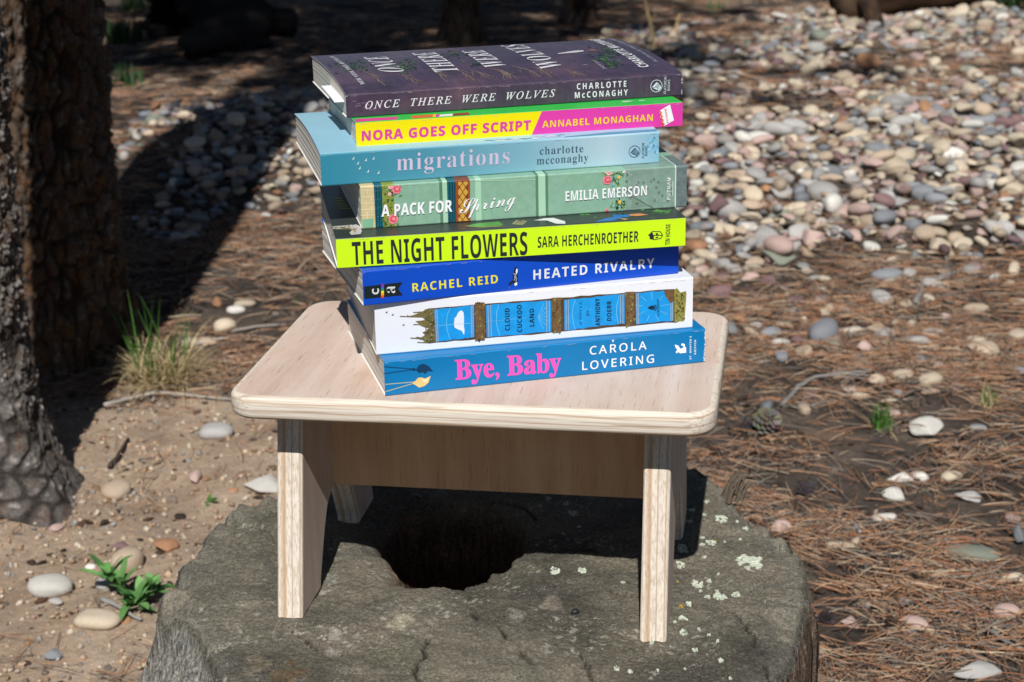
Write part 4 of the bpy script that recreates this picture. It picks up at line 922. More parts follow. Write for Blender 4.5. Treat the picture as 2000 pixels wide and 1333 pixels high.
# ------------------------------------------------------------------ dead logs
LOG = mat_attr('dead_wood', .95, .1, 120, .8, .006)
def log_mesh(name, p0, p1, r, seed, hollow=0., a0=0., a1=2*pi, cols=((34, 31, 30), (66, 61, 58)), rag=.0):
    p0, p1 = np.array(p0), np.array(p1); ax = p1 - p0; L = np.linalg.norm(ax); ax /= L; b = np.cross(ax, [0, 0, 1.]); b /= np.linalg.norm(b); u_ = np.cross(b, ax)
    nl, nc = 50, 64; full = a1 - a0 > 6.2; t = np.linspace(0, 1, nl); a = np.linspace(a0, a1, nc)
    T, Aa = np.meshgrid(t, a, indexing='ij'); cc = np.c_[np.cos(Aa.ravel())*2.2, np.sin(Aa.ravel())*2.2, T.ravel()*L/r*.35]
    rr_ = r*(1 + .10*fbm(cc, 3, seed) + .05*fbm(cc*np.array([5, 5, .7]), 3, seed + 1))
    end = (T.ravel() - .5)*L + np.where(np.abs(T.ravel() - .5) > .49, rag*fbm(np.c_[np.cos(Aa.ravel())*5, np.sin(Aa.ravel())*5], 3, seed + 4), 0)
    mid = (p0 + p1)/2; V = mid + end[:, None]*ax + (np.cos(Aa.ravel())*rr_)[:, None]*b + (np.sin(Aa.ravel())*rr_)[:, None]*u_
    Fq = grid_faces(nl, nc); k = np.clip(.5 + fbm(cc*2, 3, seed + 2), 0, 1)[:, None]; col_ = np.array(lin(*cols[0]))*(1 - k) + np.array(lin(*cols[1]))*k
    if hollow:
        Vi = mid + end[:, None]*ax + (np.cos(Aa.ravel())*rr_*hollow)[:, None]*b + (np.sin(Aa.ravel())*rr_*hollow)[:, None]*u_
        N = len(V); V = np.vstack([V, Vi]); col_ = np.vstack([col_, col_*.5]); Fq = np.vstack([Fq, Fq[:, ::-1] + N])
        rim = []
        for i in range(nc - 1): rim += [(i, i + N, i + 1 + N, i + 1), ((nl-1)*nc + i, (nl-1)*nc + i + 1, (nl-1)*nc + i + 1 + N, (nl-1)*nc + i + N)]
        for i in range(nl - 1): rim += [(i*nc, (i+1)*nc, (i+1)*nc + N, i*nc + N), (i*nc + nc - 1, i*nc + nc - 1 + N, (i+1)*nc + nc - 1 + N, (i+1)*nc + nc - 1)]
        Fq = np.vstack([Fq, np.array(rim)])
        Fl = Fq
    else:
        V = np.vstack([V, p0[None], p1[None]]); col_ = np.vstack([col_, np.array(lin(110, 92, 76))[None].repeat(2, 0)]); N = len(V)
        Fl = [tuple(f) for f in Fq] + [(N-2, i + 1, i) for i in range(nc - 1)] + [(N-1, (nl-1)*nc + i, (nl-1)*nc + i + 1) for i in range(nc - 1)]
    return mesh_np(name, V, Fl, LOG, None, True, {'col': col_})
b = gpt(330, 112); e_ = gpt(488, 92); hl = thing('hollow_log', 'dark rotten hollow log lying in shade behind the trees', 'log', tuple(b))
q0, q1 = np.array([0, 0, .085]), e_ - b + np.array([0, .02, .085])
link('shell', log_mesh('shell', q0, q1, .125, 5, .80, -.75, 3.5, rag=.05), hl)
link('broken_limb', log_mesh('broken_limb', q1 + np.array([-.03, -.06, .06]), q1 + np.array([.0, -.13, -.085]), .035, 8), hl)
link('broken_limb', log_mesh('broken_limb', q1 + np.array([-.05, .0, .0]), q1 + np.array([.12, .10, -.03]), .045, 9), hl)
b = gpt(1650, 40); e_ = gpt(1975, 2); fl_ = thing('fallen_log', 'dark fallen log along the far edge of the pebbles at top right', 'log', tuple(b))
link('log', log_mesh('log', [0, 0, .06], e_ - b + np.array([0, 0, .07]), .075, 14, cols=((44, 34, 28), (86, 62, 46))), fl_)
link('broken_limb', log_mesh('broken_limb', [.06, -.05, .07], [.07, -.14, .01], .03, 16, cols=((40, 32, 28), (76, 58, 46))), fl_)

#@@STONES@@
# ------------------------------------------------------------------ stones
SC_ = {'cream': (208, 193, 170), 'tan': (186, 167, 146), 'pale grey': (176, 174, 171), 'blue grey': (138, 143, 149), 'pink': (192, 166, 158), 'mauve': (126, 100, 102), 'white': (222, 219, 211), 'orange': (178, 132, 100), 'grey green': (140, 148, 134)}
CW = [('cream', .27), ('tan', .14), ('pale grey', .22), ('blue grey', .09), ('pink', .13), ('mauve', .05), ('white', .06), ('orange', .02), ('grey green', .02)]
def stone_shape(seed, ang=False, sub=3, asp=(1, .8, .58)):
    bm = bmesh.new(); bmesh.ops.create_icosphere(bm, subdivisions=sub, radius=1); co = np.array([v.co[:] for v in bm.verts]); Fs = np.array([[v.index for v in f.verts] for f in bm.faces]); bm.free()
    rs = np.random.RandomState(seed)
    if ang:
        for k in range(13):
            n = rs.normal(0, 1, 3); n /= np.linalg.norm(n); h = rs.uniform(.5, .85); d = co @ n; co = co - np.clip(d - h, 0, 9)[:, None]*n*.95
        co = co*(1 + .03*fbm(co*3, 3, seed)[:, None])
    else:
        sgn = np.sign(co); co = sgn*np.abs(co)**rs.uniform(.82, 1.0)
        co = co*(1 + .20*vn(co*.9 + seed, seed)[:, None] + .05*fbm(co*2.6, 3, seed + 1)[:, None])
    return co*np.array(asp), Fs
SHAPES = [(stone_shape(i*11 + 3, False, 3, a), False) for i, a in enumerate([(1, .80, .58), (1, .66, .50), (1, .9, .55), (1, .74, .66), (1, .58, .44), (1, .86, .42)])] + [(stone_shape(i*7 + 90, True, 3, a), True) for i, a in enumerate([(1, .8, .55), (1, .7, .36), (1, .6, .5), (1, .9, .5), (1, .66, .4)])]
_sm = {}
def stone_mesh(shape, cname):
    if (shape, cname) not in _sm:
        (co, Fs), ang = SHAPES[shape]; _sm[(shape, cname)] = mesh_np('river_stone', co, Fs, STONE, None, True, {'col': np.repeat(np.array(lin(*SC_[cname]))[None], len(co), 0)})
    return _sm[(shape, cname)]
rs = np.random.RandomState(77)
def pick():
    u_ = rs.rand(); a = 0
    for c_, w_ in CW:
        a += w_
        if u_ < a: return c_
    return 'cream'
def in_poly(p, poly):
    x, y = p; c_ = False; j = len(poly) - 1
    for i in range(len(poly)):
        if (poly[i][1] > y) != (poly[j][1] > y) and x < (poly[j][0] - poly[i][0])*(y - poly[i][1])/(poly[j][1] - poly[i][1]) + poly[i][0]: c_ = not c_
        j = i
    return c_
DENSE = [(1180, 420), (1430, 290), (1600, 300), (1760, 250), (2250, 250), (2250, 530), (2000, 545), (1800, 560), (1640, 530), (1540, 560), (1420, 560), (1340, 590), (1180, 600)]
MEDIUM = [(1180, 60), (1420, 40), (1600, 25), (2300, 20), (2300, 300), (1500, 340), (1180, 420)]
HEAP = [(300, 230), (410, 205), (520, 190), (700, 205), (760, 300), (700, 430), (560, 470), (440, 470), (350, 520), (270, 500), (330, 430), (400, 345), (390, 290), (300, 300)]
RIM = [(230, 240), (420, 210), (400, 330), (330, 430), (240, 440)]
FRINGE = [(1380, 560), (2250, 520), (2250, 760), (1950, 790), (1450, 720)]; STRAY = [(1440, 720), (2250, 760), (2250, 1400), (1600, 1400), (1600, 1050), (1450, 900)]
def density(p):
    if in_poly(p, DENSE): return 1., 'bed'
    if in_poly(p, MEDIUM): return .60, 'bed'
    if in_poly(p, HEAP): return 1., 'heap'
    if in_poly(p, RIM): return .22, 'heap'
    if in_poly(p, FRINGE): return .11*(1 - .6*(p[1] - 560)/220), 'fringe'
    if in_poly(p, STRAY): return .06, 'stray'
    return 0., None
cand = np.c_[rs.uniform(-1.6, 2.0, 60000), rs.uniform(1.15, 6.4, 60000)]; cpx = proj(np.c_[cand, np.zeros(len(cand))])
cell = {}; placed = []
patch = fbm(cand*2.6, 3, 71)
for (x, y), p, pn in zip(cand, cpx, patch):
    if not (-200 < p[0] < 2200 and -60 < p[1] < 1400): continue
    d, zone = density(p)
    if d < .9 and zone == 'bed': d = np.clip(d + 1.5*pn, .08, 1)
    
    if d <= 0: continue
    r = float(np.clip(rs.lognormal(math.log(.0174), .28), .009, .033))*(1 + .10*max(0, y - 2.8)); r *= {'fringe': .8, 'stray': .5, 'heap': .78}.get(zone, 1)
    if zone == 'fringe': d *= 3.4
    cx, cy = int(x/.05), int(y/.05); ok = True
    for i in range(-1, 2):
        for j in range(-1, 2):
            for (x2, y2, r2) in cell.get((cx + i, cy + j), ()):
                if (x - x2)**2 + (y - y2)**2 < ((r + r2)*(.70 if d > .8 else .80))**2: ok = False; break
    if not ok: continue
    cell.setdefault((cx, cy), []).append((x, y, r))
    if rs.rand() < d: placed.append([x, y, r, zone, 0.])
base_n = len(placed)
for x, y, r, zone, _ in list(placed[:base_n]):                    # a broken second layer where they lie heaped
    if zone not in ('fringe', 'stray') and rs.rand() < (.75 if density(proj([[x, y, 0]])[0])[0] > .8 else .12):
        placed.append([x + rs.normal(0, r*.6), y + rs.normal(0, r*.6), r*rs.uniform(.6, 1.05), zone, r*.62])
STACK = [(560, 40), (1360, 40), (1400, 640), (640, 640)]
def view_size(x, y, r):
    P = np.array([x, y, .02]); p = proj(P)[0]
    if not (-25 < p[0] < 2025 and -15 < p[1] < 1345) or in_poly(p, STACK) or p[0] < 225 and p[1] < 640: return 0.
    return r*pxm(P)
placed.sort(key=lambda q: -view_size(q[0], q[1], q[2]))
LBL = {'stray': 'small stray %s pebble among the needles right of the stump', 'bed': 'rounded %s river stone in the sunlit pebble bed right of the books', 'heap': '%s stone in the half-shaded pebble heap left of the books', 'fringe': 'loose %s stone in the pine litter below the pebble bed, right of the stool'}
SV = []; SF = []; SCc = []; off = 0
low = [stone_shape(i*11 + 3, i > 4, 2, a) for i, a in enumerate([(1, .80, .58), (1, .66, .50), (1, .9, .55), (1, .74, .66), (1, .58, .44), (1, .8, .55), (1, .7, .4), (1, .6, .45), (1, .85, .35)])]
for i, (x, y, r, zone, lift) in enumerate(placed):
    cn = pick(); rz, tx, ty = rs.rand()*6.28, rs.normal(0, .22), rs.normal(0, .22)
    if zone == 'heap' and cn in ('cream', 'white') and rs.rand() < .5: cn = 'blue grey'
    z = float(gz([[x, y]])[0]) + r*.30 + lift
    s = np.array([r*rs.uniform(.95, 1.2), r*rs.uniform(.85, 1.15), r*rs.uniform(.85, 1.2)])
    if i < 285 and view_size(x, y, r) > 0:
        o = link('river_stone', stone_mesh(rs.randint(len(SHAPES)) if rs.rand() < .9 else rs.randint(6), cn), None, (x, y, z), (tx, ty, rz), s)
        tag(o, LBL[zone] % cn, 'stone', {'bed': 'river stones of the pebble bed', 'heap': 'stones of the pebble heap', 'fringe': 'loose stones in the pine litter', 'stray': 'stray pebbles right of the stump'}[zone])
    else:
        co, Fs = low[rs.randint(len(low))]; Rm = np.array(Euler((tx, ty, rz)).to_matrix())
        SV.append((co*s) @ Rm.T + np.array([x, y, z])); SF.append(Fs + off); off += len(co); SCc.append(np.repeat(np.array(lin(*SC_[cn]))[None]*rs.uniform(.65, 1.22), len(co), 0))
o = link('river_stones', mesh_np('river_stones', np.vstack(SV), np.vstack(SF), STONE, None, True, {'col': np.vstack(SCc)}))
o['kind'] = 'stuff'; tag(o, 'smaller river stones filling the pebble bed and heap', 'stones')

def one_stone(px, w, hgt, cn, label, ang=False, rot=0., shape=None, group=None, sink=.14):
    w, hgt = w*1.1, hgt*1.1
    """a stone standing alone: w x hgt in photo px"""
    g_ = gpt(px[0], px[1] + hgt*.35); k = pxm(g_); sh = shape if shape is not None else (6 + len(label) % 3 if ang else len(label) % 6); co = SHAPES[sh][0][0]
    sx = w/k/2/np.abs(co[:, 0]).max(); H_ = hgt/k; wz = H_*.62; dpt = H_*1.25
    s = (sx, dpt/2/np.abs(co[:, 1]).max(), wz/2/np.abs(co[:, 2]).max()*1.25)
    o = link('stone', stone_mesh(sh, cn), None, (g_[0], g_[1] + dpt*.2, g_[2] + wz*.5 - sink*wz), (rs.normal(0, .08), radians(rot), rs.normal(0, .25)), s)
    LONE.append((g_[0], g_[1] + dpt*.2, w/k/2))
    return tag(o, label, 'stone', group)
LONE = []
for a in [((95, 1143), 80, 50, 'white', 'pale oval stone alone on the sand at the far left, below the trunk'), ((187, 1208), 92, 46, 'cream', 'long cream stone with the twig end lying on it, left of the leafy weed'),
          ((247, 1090), 56, 62, 'tan', 'tall tan stone just behind the leafy weed'), ((207, 1138), 42, 36, 'pale grey', 'small grey stone at the left edge of the leafy weed'), ((227, 955), 58, 44, 'tan', 'rounded yellowish stone on the sand beside the tree roots'),
          ((420, 840), 66, 42, 'pale grey', 'smooth grey stone below the front left corner of the stool'), ((516, 947), 72, 42, 'white', 'white stone touching the stump rim left of the stool leg', True),
          ((322, 1063), 60, 34, 'orange', 'flat rusty orange stone above the leafy weed', True), ((110, 1032), 26, 18, 'pink', 'small pinkish stone on the sand by the tree roots', True), ((176, 1107), 22, 15, 'white', 'tiny white pebble between the oval stone and the weed'),
          ((380, 930), 24, 30, 'pink', 'small upright pinkish stone in the middle of the sand', True), ((105, 1277), 38, 24, 'blue grey', 'small blue grey chip near the bottom left corner', True), ((238, 1065), 36, 18, 'mauve', 'small mauve stone leaning on the tall tan one', True),
          ((108, 1175), 30, 16, 'pale grey', 'little flat stone under the pale oval stone'), ((245, 1213), 20, 20, 'orange', 'small orange pebble under the twig by the weed'), ((455, 958), 20, 14, 'orange', 'small orange pebble beside the white stone at the stump rim'),
          ((438, 635), 44, 34, 'cream', 'round banded cream stone to the right of the grass tuft'), ((372, 668), 36, 26, 'cream', 'pale stone touching the grass tuft on its right'), ((402, 667), 40, 20, 'tan', 'flat tan stone under the bleached twig right of the grass tuft'),
          ((476, 592), 44, 22, 'cream', 'oval cream stone at the shadow edge above the banded stone'), ((460, 605), 34, 22, 'white', 'white stone leaning on the oval cream one at the shadow edge'), ((426, 590), 22, 30, 'orange', 'upright orange stone half in the trunk shadow', True),
          ((1813, 836), 66, 46, 'white', 'large pale angular stone right of the green grass clump', True), ((1524, 668), 38, 22, 'white', 'oval cream pebble right of the stool beside the mauve chip'), ((1560, 664), 28, 24, 'mauve', 'mauve chip right of the oval cream pebble', True),
          ((1510, 648), 44, 22, 'blue grey', 'blue grey flat stone right of the stool corner', True), ((1532, 633), 34, 14, 'cream', 'thin cream stone behind the blue grey flat one'), ((1492, 660), 24, 16, 'orange', 'small orange stone left of the blue grey flat one'),
          ((1668, 645), 42, 20, 'white', 'pale flat stone in the litter centre right'), ((1716, 642), 40, 28, 'tan', 'tan angular stone in the litter centre right', True), ((1693, 678), 32, 30, 'pink', 'lilac pink chip standing in dark soil', True), ((1629, 667), 46, 20, 'grey green', 'grey green mottled stone left of the lilac chip', True),
          ((1822, 650), 46, 24, 'pale grey', 'bright grey oval stone in dark soil'), ((1790, 667), 36, 22, 'blue grey', 'blue grey rough stone below the bright grey oval one', True), ((1803, 690), 42, 14, 'cream', 'thin cream slab on top of a blue chip'), ((1800, 703), 30, 22, 'blue grey', 'blue chip under the thin cream slab', True),
          ((1765, 730), 42, 24, 'cream', 'cream peach pebble right of the curved stick'), ((1717, 740), 40, 28, 'tan', 'brown stone at the right tip of the curved stick', True), ((1680, 772), 38, 18, 'cream', 'cream oval pebble under the curved stick'), ((1582, 772), 30, 24, 'mauve', 'mauve stone beside the curved stick', True),
          ((1660, 760), 28, 14, 'white', 'whitish flake above the cream oval pebble'), ((1753, 766), 22, 18, 'blue grey', 'small blue pebble below the cream peach one'), ((1817, 764), 40, 14, 'tan', 'flat tan sliver right of the small blue pebble'), ((1745, 805), 26, 22, 'pink', 'pink pebble behind the green grass clump'),
          ((1925, 682), 66, 42, 'tan', 'large tan stone pair member near the right edge', True), ((1908, 665), 34, 26, 'cream', 'cream stone resting on the large tan one near the right edge'), ((1868, 682), 14, 16, 'cream', 'tiny upright cream pebble left of the large tan stone'),
          ((1990, 655), 40, 36, 'cream', 'cream stone cut by the right edge'), ((1908, 600), 50, 24, 'tan', 'long tan stone above the large tan one'), ((1840, 715), 28, 18, 'pink', 'faded pink chip in dark soil', True), ((1910, 834), 34, 18, 'blue grey', 'small pale blue stone right of the large angular one'),
          ((1762, 934), 56, 24, 'white', 'white wedge stone in the litter right of the stump', True), ((1750, 964), 50, 34, 'white', 'white jagged stone just below the white wedge', True), ((1860, 930), 44, 24, 'cream', 'cream stone half covered with needles'), ((1895, 970), 52, 28, 'pale grey', 'greyish lilac angular stone near the right edge', True),
          ((1728, 1010), 48, 20, 'white', 'white flattish stone below the jagged one'), ((1638, 1064), 54, 18, 'cream', 'cream sliver stone in the litter beside the stump'), ((1900, 1081), 98, 40, 'grey green', 'large grey green oval stone at right'), ((1968, 1194), 52, 36, 'pink', 'pinkish grey stone near the right edge, lower down'),
          ((1788, 1216), 54, 30, 'pink', 'flat pink stone in the litter at lower right'), ((1662, 1217), 34, 26, 'pink', 'small pale pink stone nearer the stump', True), ((1916, 1308), 106, 40, 'pale grey', 'large pale slab at the bottom right corner', True), ((1526, 1032), 34, 36, 'pink', 'pink stone peeping out behind the stump rim', True),
          ((1993, 1045), 22, 40, 'blue grey', 'pale blue stone cut by the right edge', True), ((1946, 1226), 26, 20, 'white', 'small white pebble below the pinkish grey stone'), ((1425, 640), 38, 34, 'blue grey', 'pale blue angular stone peeping out behind the stool corner', True), ((1985, 1130), 46, 26, 'cream', 'cream stone at the right edge', True),
          ((1735, 535), 62, 34, 'blue grey', 'large dark grey oval stone at the front of the pebble bed'), ((1520, 500), 52, 40, 'pink', 'large pink rounded stone at the front of the pebble bed')]:
    one_stone(*a)

#@@LITTER@@
# ------------------------------------------------------------------ pine needles, bark bits, grit
LIT_M = mat_attr('pine_litter', .8, .25)
def needle_field(n, x0, x1, y0, y1, seed, rad, lmin, lmax, sand_keep):
    r = np.random.RandomState(seed); P = np.c_[r.uniform(x0, x1, n), r.uniform(y0, y1, n)]; px = proj(np.c_[P, np.zeros(n)])
    keep = (px[:, 0] > -150) & (px[:, 0] < 2150) & (px[:, 1] > -60) & (px[:, 1] < 1420)
    sm = sand_mask(P); cl = np.clip(.52 + 1.0*fbm(P*4.4, 3, 205) + 1.2*fbm(P*13, 3, 206), .08, 1)
    den = cl*(1 - sm*(1 - sand_keep)); inb = np.array([in_poly(p, DENSE) or in_poly(p, HEAP) for p in px]) ; den = np.where(inb, den*.25, den)
    outside = ((P - SC)**2).sum(1) > .16**2
    for lx, ly, lr in LONE: outside &= ((P[:, 0] - lx)**2 + (P[:, 1] - ly)**2 > (lr*1.0)**2) | (r.rand(len(P)) < .12)
    keep &= (r.rand(n) < den) & outside; P = P[keep]; n = len(P)
    a = r.rand(n)*2*pi; L = r.uniform(lmin, lmax, n); bend = r.normal(0, .5, n); tilt = r.normal(0, .06, n); z0 = gz(P) + np.abs(r.normal(0, .004, n)) + .001
    # two needles to a bundle
    pair = r.rand(n) < .55; a2 = a + r.uniform(.1, .6, n)
    P = np.vstack([P, P[pair]]); a = np.r_[a, a2[pair]]; L = np.r_[L, L[pair]]; bend = np.r_[bend, -bend[pair]]; tilt = np.r_[tilt, tilt[pair] + .05]; z0 = np.r_[z0, z0[pair]]; n = len(P)
    base = np.array([lin(*c) for c in ((152, 110, 82), (172, 134, 104), (126, 94, 74), (186, 162, 134), (126, 116, 106), (84, 70, 60), (150, 138, 122), (170, 116, 84))])[r.choice(8, n, p=[.20, .15, .15, .10, .15, .13, .08, .04])]*r.uniform(.75, 1.2, n)[:, None]
    t = np.linspace(0, 1, 4); V = np.zeros((n, 4, 3, 3))
    for k in range(4):
        ak = a + bend*(t[k] - .5); c = np.c_[P[:, 0] + np.cos(a + bend*.5*(t[k] - .6))*L*t[k], P[:, 1] + np.sin(a + bend*.5*(t[k] - .6))*L*t[k]]
        zc = z0 + tilt*L*t[k]*.6 + .002; gr = gz(c) if k in (0, 3) else zc; zc = np.maximum(zc, gr + .0008)
        nx, ny = -np.sin(ak), np.cos(ak); rr_ = rad*(1 if k < 3 else .45)
        V[:, k, 0] = np.c_[c[:, 0] + nx*rr_, c[:, 1] + ny*rr_, zc - rr_*.4]; V[:, k, 1] = np.c_[c[:, 0] - nx*rr_, c[:, 1] - ny*rr_, zc - rr_*.4]; V[:, k, 2] = np.c_[c, zc + rr_*.9]
    idx = np.arange(n)[:, None]*12; Fq = []
    for k in range(3):
        for j in range(3): j2 = (j + 1) % 3; Fq.append(idx + np.array([[k*3 + j, k*3 + j2, (k+1)*3 + j2, (k+1)*3 + j]]))
    return V.reshape(-1, 3), np.vstack(Fq), np.repeat(base, 12, 0)
nv = []; nf = []; ncl = []; off = 0
for args in [(46000, -.75, .95, 1.15, 2.35, 201, .00046, .020, .054, .05), (40000, -1.0, 1.3, 2.2, 3.5, 202, .00058, .024, .058, .1), (30000, -1.6, 2.0, 3.4, 6.4, 203, .0010, .03, .07, .1)]:
    v_, f_, c_ = needle_field(*args); nv.append(v_); nf.append(f_ + off); ncl.append(c_); off += len(v_)
o = link('pine_needles', mesh_np('pine_needles', np.vstack(nv), np.vstack(nf), LIT_M, None, False, {'col': np.vstack(ncl)})); o['kind'] = 'stuff'; tag(o, 'fallen orange brown pine needles covering the forest floor', 'pine needles')
def bits(n, x0, x1, y0, y1, seed, smin, smax, cols, where, flat=.35):
    r = np.random.RandomState(seed); P = np.c_[r.uniform(x0, x1, n), r.uniform(y0, y1, n)]; k = (r.rand(n) < where(P)) & (((P - SC)**2).sum(1) > .2**2); P = P[k]; n = len(P)
    bm = bmesh.new(); bmesh.ops.create_icosphere(bm, subdivisions=1, radius=1); co = np.array([v.co[:] for v in bm.verts]); Fs = np.array([[v.index for v in f.verts] for f in bm.faces]); bm.free(); m_ = len(co)
    V = co[None]*(1 + r.normal(0, .22, (n, m_, 1))); s = np.exp(r.uniform(math.log(smin), math.log(smax), n)); V = V*s[:, None, None]*np.stack([np.ones(n), r.uniform(.5, .9, n), r.uniform(flat*.7, flat*1.4, n)], 1)[:, None, :]
    a = r.rand(n)*6.28; tx = r.normal(0, .3, n); x, y, z = V[..., 0], V[..., 1], V[..., 2]; z = z + x*tx[:, None]; ca, sa_ = np.cos(a)[:, None], np.sin(a)[:, None]
    V = np.stack([x*ca - y*sa_ + P[:, :1], x*sa_ + y*ca + P[:, 1:2], z + (gz(P) + s*flat*.5)[:, None]], -1)
    C_ = np.array([lin(*c) for c in cols])[r.randint(len(cols), size=n)]*r.uniform(.75, 1.15, n)[:, None]
    return V.reshape(-1, 3), (Fs[None] + (np.arange(n)*m_)[:, None, None]).reshape(-1, 3), np.repeat(C_, m_, 0)
v_, f_, c_ = bits(9000, -.8, .2, 1.1, 2.2, 301, .0010, .0046, ((184, 164, 140), (196, 182, 162), (160, 134, 112), (130, 114, 100), (150, 147, 142), (178, 152, 126)), lambda P: .12 + .88*sand_mask(P), .7)
o = link('grit', mesh_np('grit', v_, f_, STONE, None, True, {'col': c_})); o['kind'] = 'stuff'; tag(o, 'coarse grit scattered over the sandy soil', 'grit')
v_, f_, c_ = bits(26000, -1.0, 1.2, 1.15, 4.2, 302, .0014, .0085, ((70, 54, 44), (104, 84, 68), (120, 108, 98), (86, 64, 50), (146, 116, 90), (58, 48, 42)), lambda P: np.maximum(.8*(1 - .75*sand_mask(P)), np.exp(-((P - gpt(-30, 955)[:2])**2).sum(1)/.03)), .3)
o = link('bark_litter', mesh_np('bark_litter', v_, f_, LIT_M, None, False, {'col': c_})); o['kind'] = 'stuff'; tag(o, 'crumbled bark and cone scales among the needles', 'bark litter')

#@@PLANTS@@
# ------------------------------------------------------------------ twigs, cones, grass and weeds
TW = mat_attr('bleached_twig', .9, .15, 400, .5, .001)
def twig(pxs, w, label, col_=(132, 128, 124), forks=(), lift=.004, cat='twig', nm='twig', group=None):
    mb = MB(); pts = [gpt(*p) for p in pxs]; k = pxm(pts[0]); r0 = w/k/2; o0 = pts[0].copy()
    def dense(ps): 
        out = []
        for a, b in zip(ps[:-1], ps[1:]):
            for t in np.linspace(0, 1, 5)[:-1]: out.append(a + (b - a)*t)
        return out + [ps[-1]]
    def run(ps, r):
        d = dense(ps); n_ = len(d); mb.tube([q - o0 + np.array([rs.normal(0, r*.25), rs.normal(0, r*.25), lift + r*.8 + .0*i]) for i, q in enumerate(d)], [r*(1 - .55*i/n_)*rs.uniform(.85, 1.12) for i in range(n_)], TW, 7, lin(*col_))
    run(pts, r0)
    for fk in forks: run([gpt(*p) for p in fk], r0*.6)
    return tag(link(nm, mb.mesh(nm, True), None, tuple(o0)), label, cat, group)
twig([(1528, 802), (1560, 765), (1590, 746), (1640, 738), (1705, 735)], 11, 'long curved grey stick in the needles right of the stool', forks=[[(1640, 738), (1700, 742)], [(1620, 742), (1690, 748)]], cat='stick', nm='stick')
twig([(1786, 602), (1800, 572), (1828, 553), (1870, 540)], 12, 'bent grey stick at the front of the pebble bed', forks=[[(1828, 553), (1850, 550), (1875, 535)], [(1850, 545), (1845, 505)]], cat='stick', nm='stick')
twig([(205, 801), (255, 787), (312, 775), (375, 782), (452, 789)], 9, 'long pale twig lying below the grass tuft', col_=(168, 160, 150))
twig([(198, 1180), (232, 1196), (275, 1222)], 11, 'short grey twig between the cream stone and the stump', col_=(150, 146, 142))
twig([(217, 922), (232, 900), (250, 868)], 12, 'dark curved twig on the sand above the yellowish stone', col_=(74, 62, 54))
twig([(452, 655), (500, 645), (560, 640)], 6, 'thin grey twig behind the left edge of the stool', col_=(160, 152, 144)); twig([(385, 680), (412, 672), (445, 668)], 7, 'bleached twig on the flat tan stone', col_=(184, 178, 168))
twig([(1745, 1300), (1752, 1272), (1795, 1258)], 9, 'hooked dark twig at lower right beside the pale slab', col_=(92, 88, 86)); twig([(1712, 1272), (1735, 1300), (1745, 1306)], 9, 'short dark twig left of the hooked one', col_=(96, 92, 90)); twig([(1930, 1240), (1960, 1262), (2000, 1282)], 9, 'grey twig running off the right edge at lower right', col_=(128, 124, 124))
twig([(1840, 1160), (1870, 1178), (1950, 1183)], 5, 'thin dark curved twig left of the pinkish grey stone', col_=(70, 58, 50)); twig([(1680, 1085), (1690, 1112), (1692, 1142)], 8, 'stubby grey twig below the cream sliver stone', col_=(112, 104, 100)); twig([(1668, 1035), (1680, 1052)], 11, 'tiny grey wood chip above the cream sliver stone', col_=(158, 154, 152))
twig([(1440, 700), (1490, 690), (1525, 700)], 5, 'thin brown twig beside the stool corner', col_=(120, 92, 70)); twig([(575, 545), (600, 515), (640, 500)], 7, 'pale twig in the sun left of the blue book', col_=(158, 140, 120))
CHIP = mat_attr('wood_chip', .9, .1, 200, .6, .003)
g_ = gpt(1605, 858); k = pxm(g_); mb = MB(); L_, h_, d_ = 84/k, 15/k, .014
Vc = [(x*L_/2*(1 + .1*rs.normal()), y*d_/2, z*h_) for x in (-1, -.3, .4, 1) for y, z in ((-1, 0), (1, 0), (1, .9 - .3*x), (-1, 1 - .35*x))]
mb.add(Vc, [(4*i + j, 4*i + (j+1) % 4, 4*i + 4 + (j+1) % 4, 4*i + 4 + j) for i in range(3) for j in range(4)] + [(3, 2, 1, 0), (12, 13, 14, 15)], CHIP, lin(112, 94, 80))
tag(link('wood_chunk', mb.mesh('wood_chunk'), None, tuple(g_), (0, 0, .1)), 'brown broken wood chunk left of the green grass clump', 'wood chunk')

CONE = mat_attr('pine_cone', .9, .15, 250, .5, .002)
def cone(px, w, label, col_, tilt, az):
    g_ = gpt(*px); R_c = w/pxm(g_)/2; mb = MB(); n_ = 46
    mb.tube([(0, 0, t*R_c*1.5) for t in np.linspace(0, 1, 6)], [R_c*.32, R_c*.36, R_c*.34, R_c*.28, R_c*.18, R_c*.05], CONE, 8, tuple(c*.5 for c in lin(*col_)))
    for i in range(n_):
        t = i/n_; a = i*2.39996; z = R_c*1.45*t; r_ = R_c*(1.0 - .62*t**1.5)*(.75 + .25*min(1, t*6)); l = r_; u_ = np.array([cos(a), sin(a), .25 + .5*t]); w_ = np.array([-sin(a), cos(a), 0])*R_c*.24*(1.1 - .5*t); up_ = np.array([0, 0, R_c*.055])
        b0 = np.array([cos(a)*R_c*.2, sin(a)*R_c*.2, z]); m1 = b0 + u_*l*.62; m2 = b0 + u_*l*.86
        V = [b0 - w_*.4 - up_*.5, b0 + w_*.4 - up_*.5, m1 + w_ - up_, m2 + w_*.55 - up_*.6, m2 - w_*.55 - up_*.6, m1 - w_ - up_]
        V += [v + up_*2 for v in V]; mb.add(V, [(5, 4, 3, 2, 1, 0), (6, 7, 8, 9, 10, 11)] + [(j, (j+1) % 6, 6 + (j+1) % 6, 6 + j) for j in range(6)], CONE, tuple(c*rs.uniform(.75, 1.25) for c in lin(*col_)))
    return tag(link('pine_cone', mb.mesh('pine_cone'), None, (g_[0], g_[1], g_[2] + R_c*.55), (tilt, .2, az)), label, 'pine cone')
